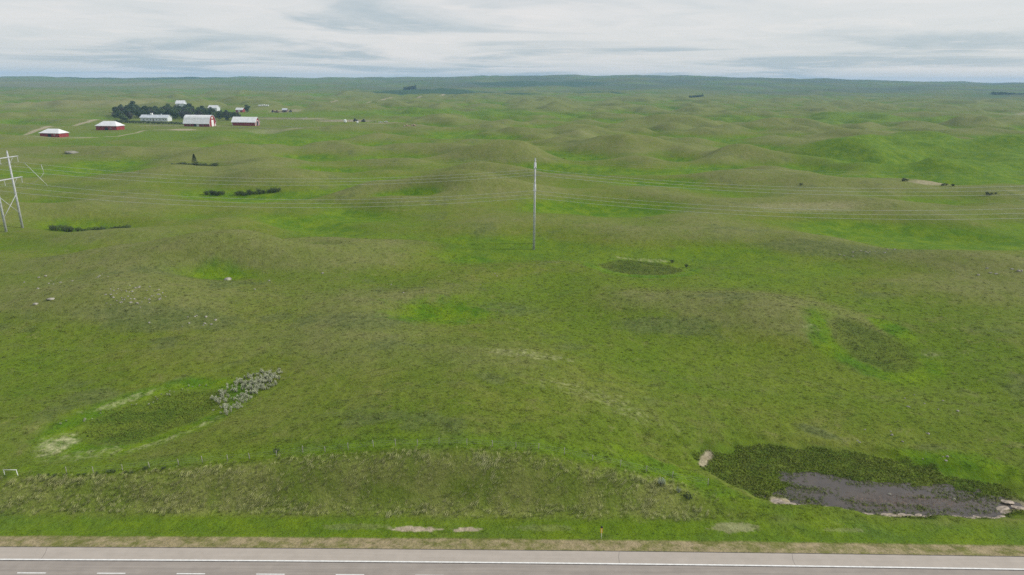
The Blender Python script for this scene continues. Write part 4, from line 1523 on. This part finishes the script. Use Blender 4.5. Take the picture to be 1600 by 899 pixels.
t, r = building('shed', 'white roofed shed half hidden by the right part of the grove', 'shed', (-552, 1300), R90 - .2, 10, 18, 5.0, prof, M_HOUSE, M_ROOF, .8)
on_front(t, 10, -2, 2, 0, 3.6, 'door', M_TRIM, .10)
prof = [(3.5, 3.4), (1.8, 4.8), (0, 6.0), (-1.8, 4.8), (-3.5, 3.4)]
t, r = building('shed', 'small dark roofed hut among machinery behind the second barn', 'shed', (-438, 1352), R90 - .1, 7, 9, 3.4, prof, M_DARKROOF, M_GREYROOF, .5)
on_front(t, 7, -1.2, 1.2, 0, 2.6, 'door', M_DARK, .08)

# ------------------------------------------------------------------ yard objects
M_BINW = plain('white_bin_steel', (.74, .75, .75), .4, .06, .6, .2)
M_MACH = plain('machine_paint', (.07, .075, .06), .5, .3, .8)
M_RUST = plain('rusty_machine', (.20, .10, .07), .8, .3, .8)
M_STRAW = plain('straw', (.40, .29, .19), .95, .25, 1)
M_RAIL = plain('grey_rails', (.36, .34, .31), .9, .2, 1)


def grain_bin(label, x, y, r, h, group=None):
    t = empty('grain_bin', (x, y, zt(x, y)))
    tag(t, label, 'grain bin', group)
    MB().tube([(0, 0, 1.4), (0, 0, 1.4 + h)], r, 18).build('bin_wall', M_BINW, t)
    MB().tube([(0, 0, 1.4 + h + .02), (0, 0, 1.4 + h + r * .62)], [r * 1.04, .3], 18).build('roof', M_ROOF, t)
    MB().tube([(0, 0, .5), (0, 0, 1.38)], [.3, r * .98], 18).build('hopper', M_BINW, t)
    for k in range(4):
        a = math.pi / 4 + k * math.pi / 2
        MB().tube([(r * .9 * math.cos(a), r * .9 * math.sin(a), -.3), (r * .9 * math.cos(a), r * .9 * math.sin(a), 1.6)], .1, 6).build('leg', M_RAIL, t)


grain_bin('larger white hopper bin beside the bare yard', -241.5, 1008, 2.3, 2.6)
grain_bin('smaller white hopper bin right of the larger one', -224.0, 1008, 1.5, 1.8)


def wheel(t, x, y, r, w):
    o = MB().tube([(x - w / 2, y, r), (x + w / 2, y, r)], r, 14).build('wheel', M_BLACK, t)
    MB().tube([(x - w / 2 - .03, y, r), (x + w / 2 + .03, y, r)], r * .5, 10).build('rim', M_BINW, o)


def pickup(label, x, y, rz):
    t = empty('pickup_truck', (x, y, zt(x, y)), rz)
    tag(t, label, 'truck', 'white pickups in the yard')
    # side outline swept across the width, length along local x
    MB().prism([(-2.9, .55), (2.9, .55), (2.95, 1.1), (1.5, 1.2), (.9, 1.95), (-.6, 1.98), (-.75, 1.25), (-2.9, 1.25)], -.98, .98).build('body', M_TRIM, t)
    MB().prism([(1.32, 1.27), (.86, 1.86), (-.5, 1.88), (-.6, 1.3)], -1.0, 1.0).build('window', M_GLASS, t)
    for sx in (-1.9, 1.9):
        for sy in (-.85, .85):
            w = MB().tube([(sx, sy - .14, .4), (sx, sy + .14, .4)], .42, 12).build('wheel', M_BLACK, t)
    for sy in (-.7, .7):
        MB().box(2.93, 2.99, sy - .18, sy + .18, .8, 1.0).build('headlight', M_GLASS, t)


pickup('left one of two white pickup trucks parked beyond the barns', -183.6, 970, .15)
pickup('right one of two white pickup trucks parked beyond the barns', -176.2, 971, .1)


def tractor(label, x, y, rz, mat, s=1.0):
    t = empty('farm_machine', (x, y, zt(x, y)), rz)
    t.scale = (s, s, s)
    tag(t, label, 'farm machine', 'machinery in the yard')
    MB().prism([(-1.6, .8), (2.4, .8), (2.4, 1.9), (.4, 2.1), (-1.6, 1.7)], -.6, .6).build('body', mat, t)
    c = MB().prism([(-1.5, 1.72), (.3, 2.12), (.1, 3.3), (-1.3, 3.3)], -.8, .8).build('cab', mat, t)
    MB().prism([(-1.25, 2.1), (.05, 2.3), (-.05, 3.1), (-1.15, 3.1)], -.84, .84).build('window', M_GLASS, c)
    for sx, r in ((-1.2, .95), (1.8, .6)):
        for sy in (-.95, .95):
            MB().tube([(sx, sy - .25, r), (sx, sy + .25, r)], r, 12).build('wheel', M_BLACK, t)


tractor('dark tractor beside the white hopper bins', -233, 1036, .3, M_MACH, 1.5)
tractor('dark tractor behind the smaller white bin', -222, 1040, 2.6, M_MACH, 1.3)
tractor('rusty machine left of the dark roofed hut', -456, 1338, .2, M_RUST, 1.6)
tractor('rusty machine in front of the dark roofed hut', -446, 1330, 1.2, M_RUST, 1.5)
tractor('dark machine right of the dark roofed hut', -424, 1340, 2.2, M_MACH, 1.5)


def bale(label, x, y, group, mat, rz, r=1.3):
    t = empty('round_bale', (x, y, zt(x, y)), rz)
    tag(t, label, 'bale', group)
    MB().tube([(-.95, 0, r * .96), (-.8, 0, r * .96), (.8, 0, r * .96), (.95, 0, r * .96)], [r * .9, r, r, r * .9], 16).build('roll', mat, t, True)
    for k in (-.4, .4):
        MB().tube([(k - .05, 0, r * .96), (k + .05, 0, r * .96)], r * 1.01, 16, False).build('twine_band', M_RAIL, t)


for k in range(6):
    bale('white wrapped bale in the row left of the dark roofed hut', -505 + 3.6 * k, 1400 + random.uniform(-1, 1), 'row of white bales', M_TRIM, 1.57, 1.7)
for k in range(7):
    bale('straw bale in the loose row right of the pickup trucks', -147 + 2.6 * k + random.uniform(-.8, .8), 944 + random.uniform(-3, 3), 'row of straw bales', M_STRAW, random.uniform(0, 3), 1.2)


def rail_fence(label, pts):
    t = empty('rail_fence', (pts[0][0], pts[0][1], zt(*pts[0])))
    tag(t, label, 'fence', 'corral fences')
    b = Vector(t.location)
    for (x0, y0), (x1, y1) in zip(pts, pts[1:]):
        L = math.hypot(x1 - x0, y1 - y0)
        n = max(2, int(L / 6))
        P = [Vector((x0 + (x1 - x0) * k / n, y0 + (y1 - y0) * k / n, 0)) for k in range(n + 1)]
        for p in P:
            p.z = zt(p.x, p.y)
        for p in P[:-1]:
            MB().tube([p - b + Vector((0, 0, -.4)), p - b + Vector((0, 0, 1.7))], .13, 6).build('post', M_RAIL, t)
        for h in (.6, 1.1, 1.55):
            MB().tube([p - b + Vector((0, 0, h)) for p in P], .09, 5).build('rail', M_RAIL, t)


rail_fence('grey corral fence behind the second barn', [(-444, 1078), (-390, 1090), (-321, 1094), (-318, 1060), (-390, 1055), (-444, 1078)])
rail_fence('grey corral fence in front of the second barn', [(-352, 872), (-313, 866), (-271, 872), (-262, 898), (-300, 905)])
rail_fence('grey corral fence beside the hopper bins', [(-300, 1060), (-262, 1040), (-205, 1045), (-196, 1012)])
rail_fence('grey corral fence left of the large barn', [(-470, 905), (-445, 893), (-430, 890)])



def build_haze():
    m = bpy.data.materials.new('haze_air')
    m.use_nodes = True
    t = m.node_tree
    t.nodes.clear()
    v = N(t, 'ShaderNodeVolumePrincipled')
    v.inputs['Color'].default_value = (.40, .66, 1.0, 1)
    v.inputs['Density'].default_value = 9.5e-5
    o = N(t, 'ShaderNodeOutputMaterial')
    t.links.new(v.outputs[0], o.inputs['Volume'])
    b = MB().box(-10200, 10200, -10200, 10200, -60, 126).build('haze', m)
    tag(b, 'pale bluish haze over the far hills', None, None, 'stuff')


build_haze()
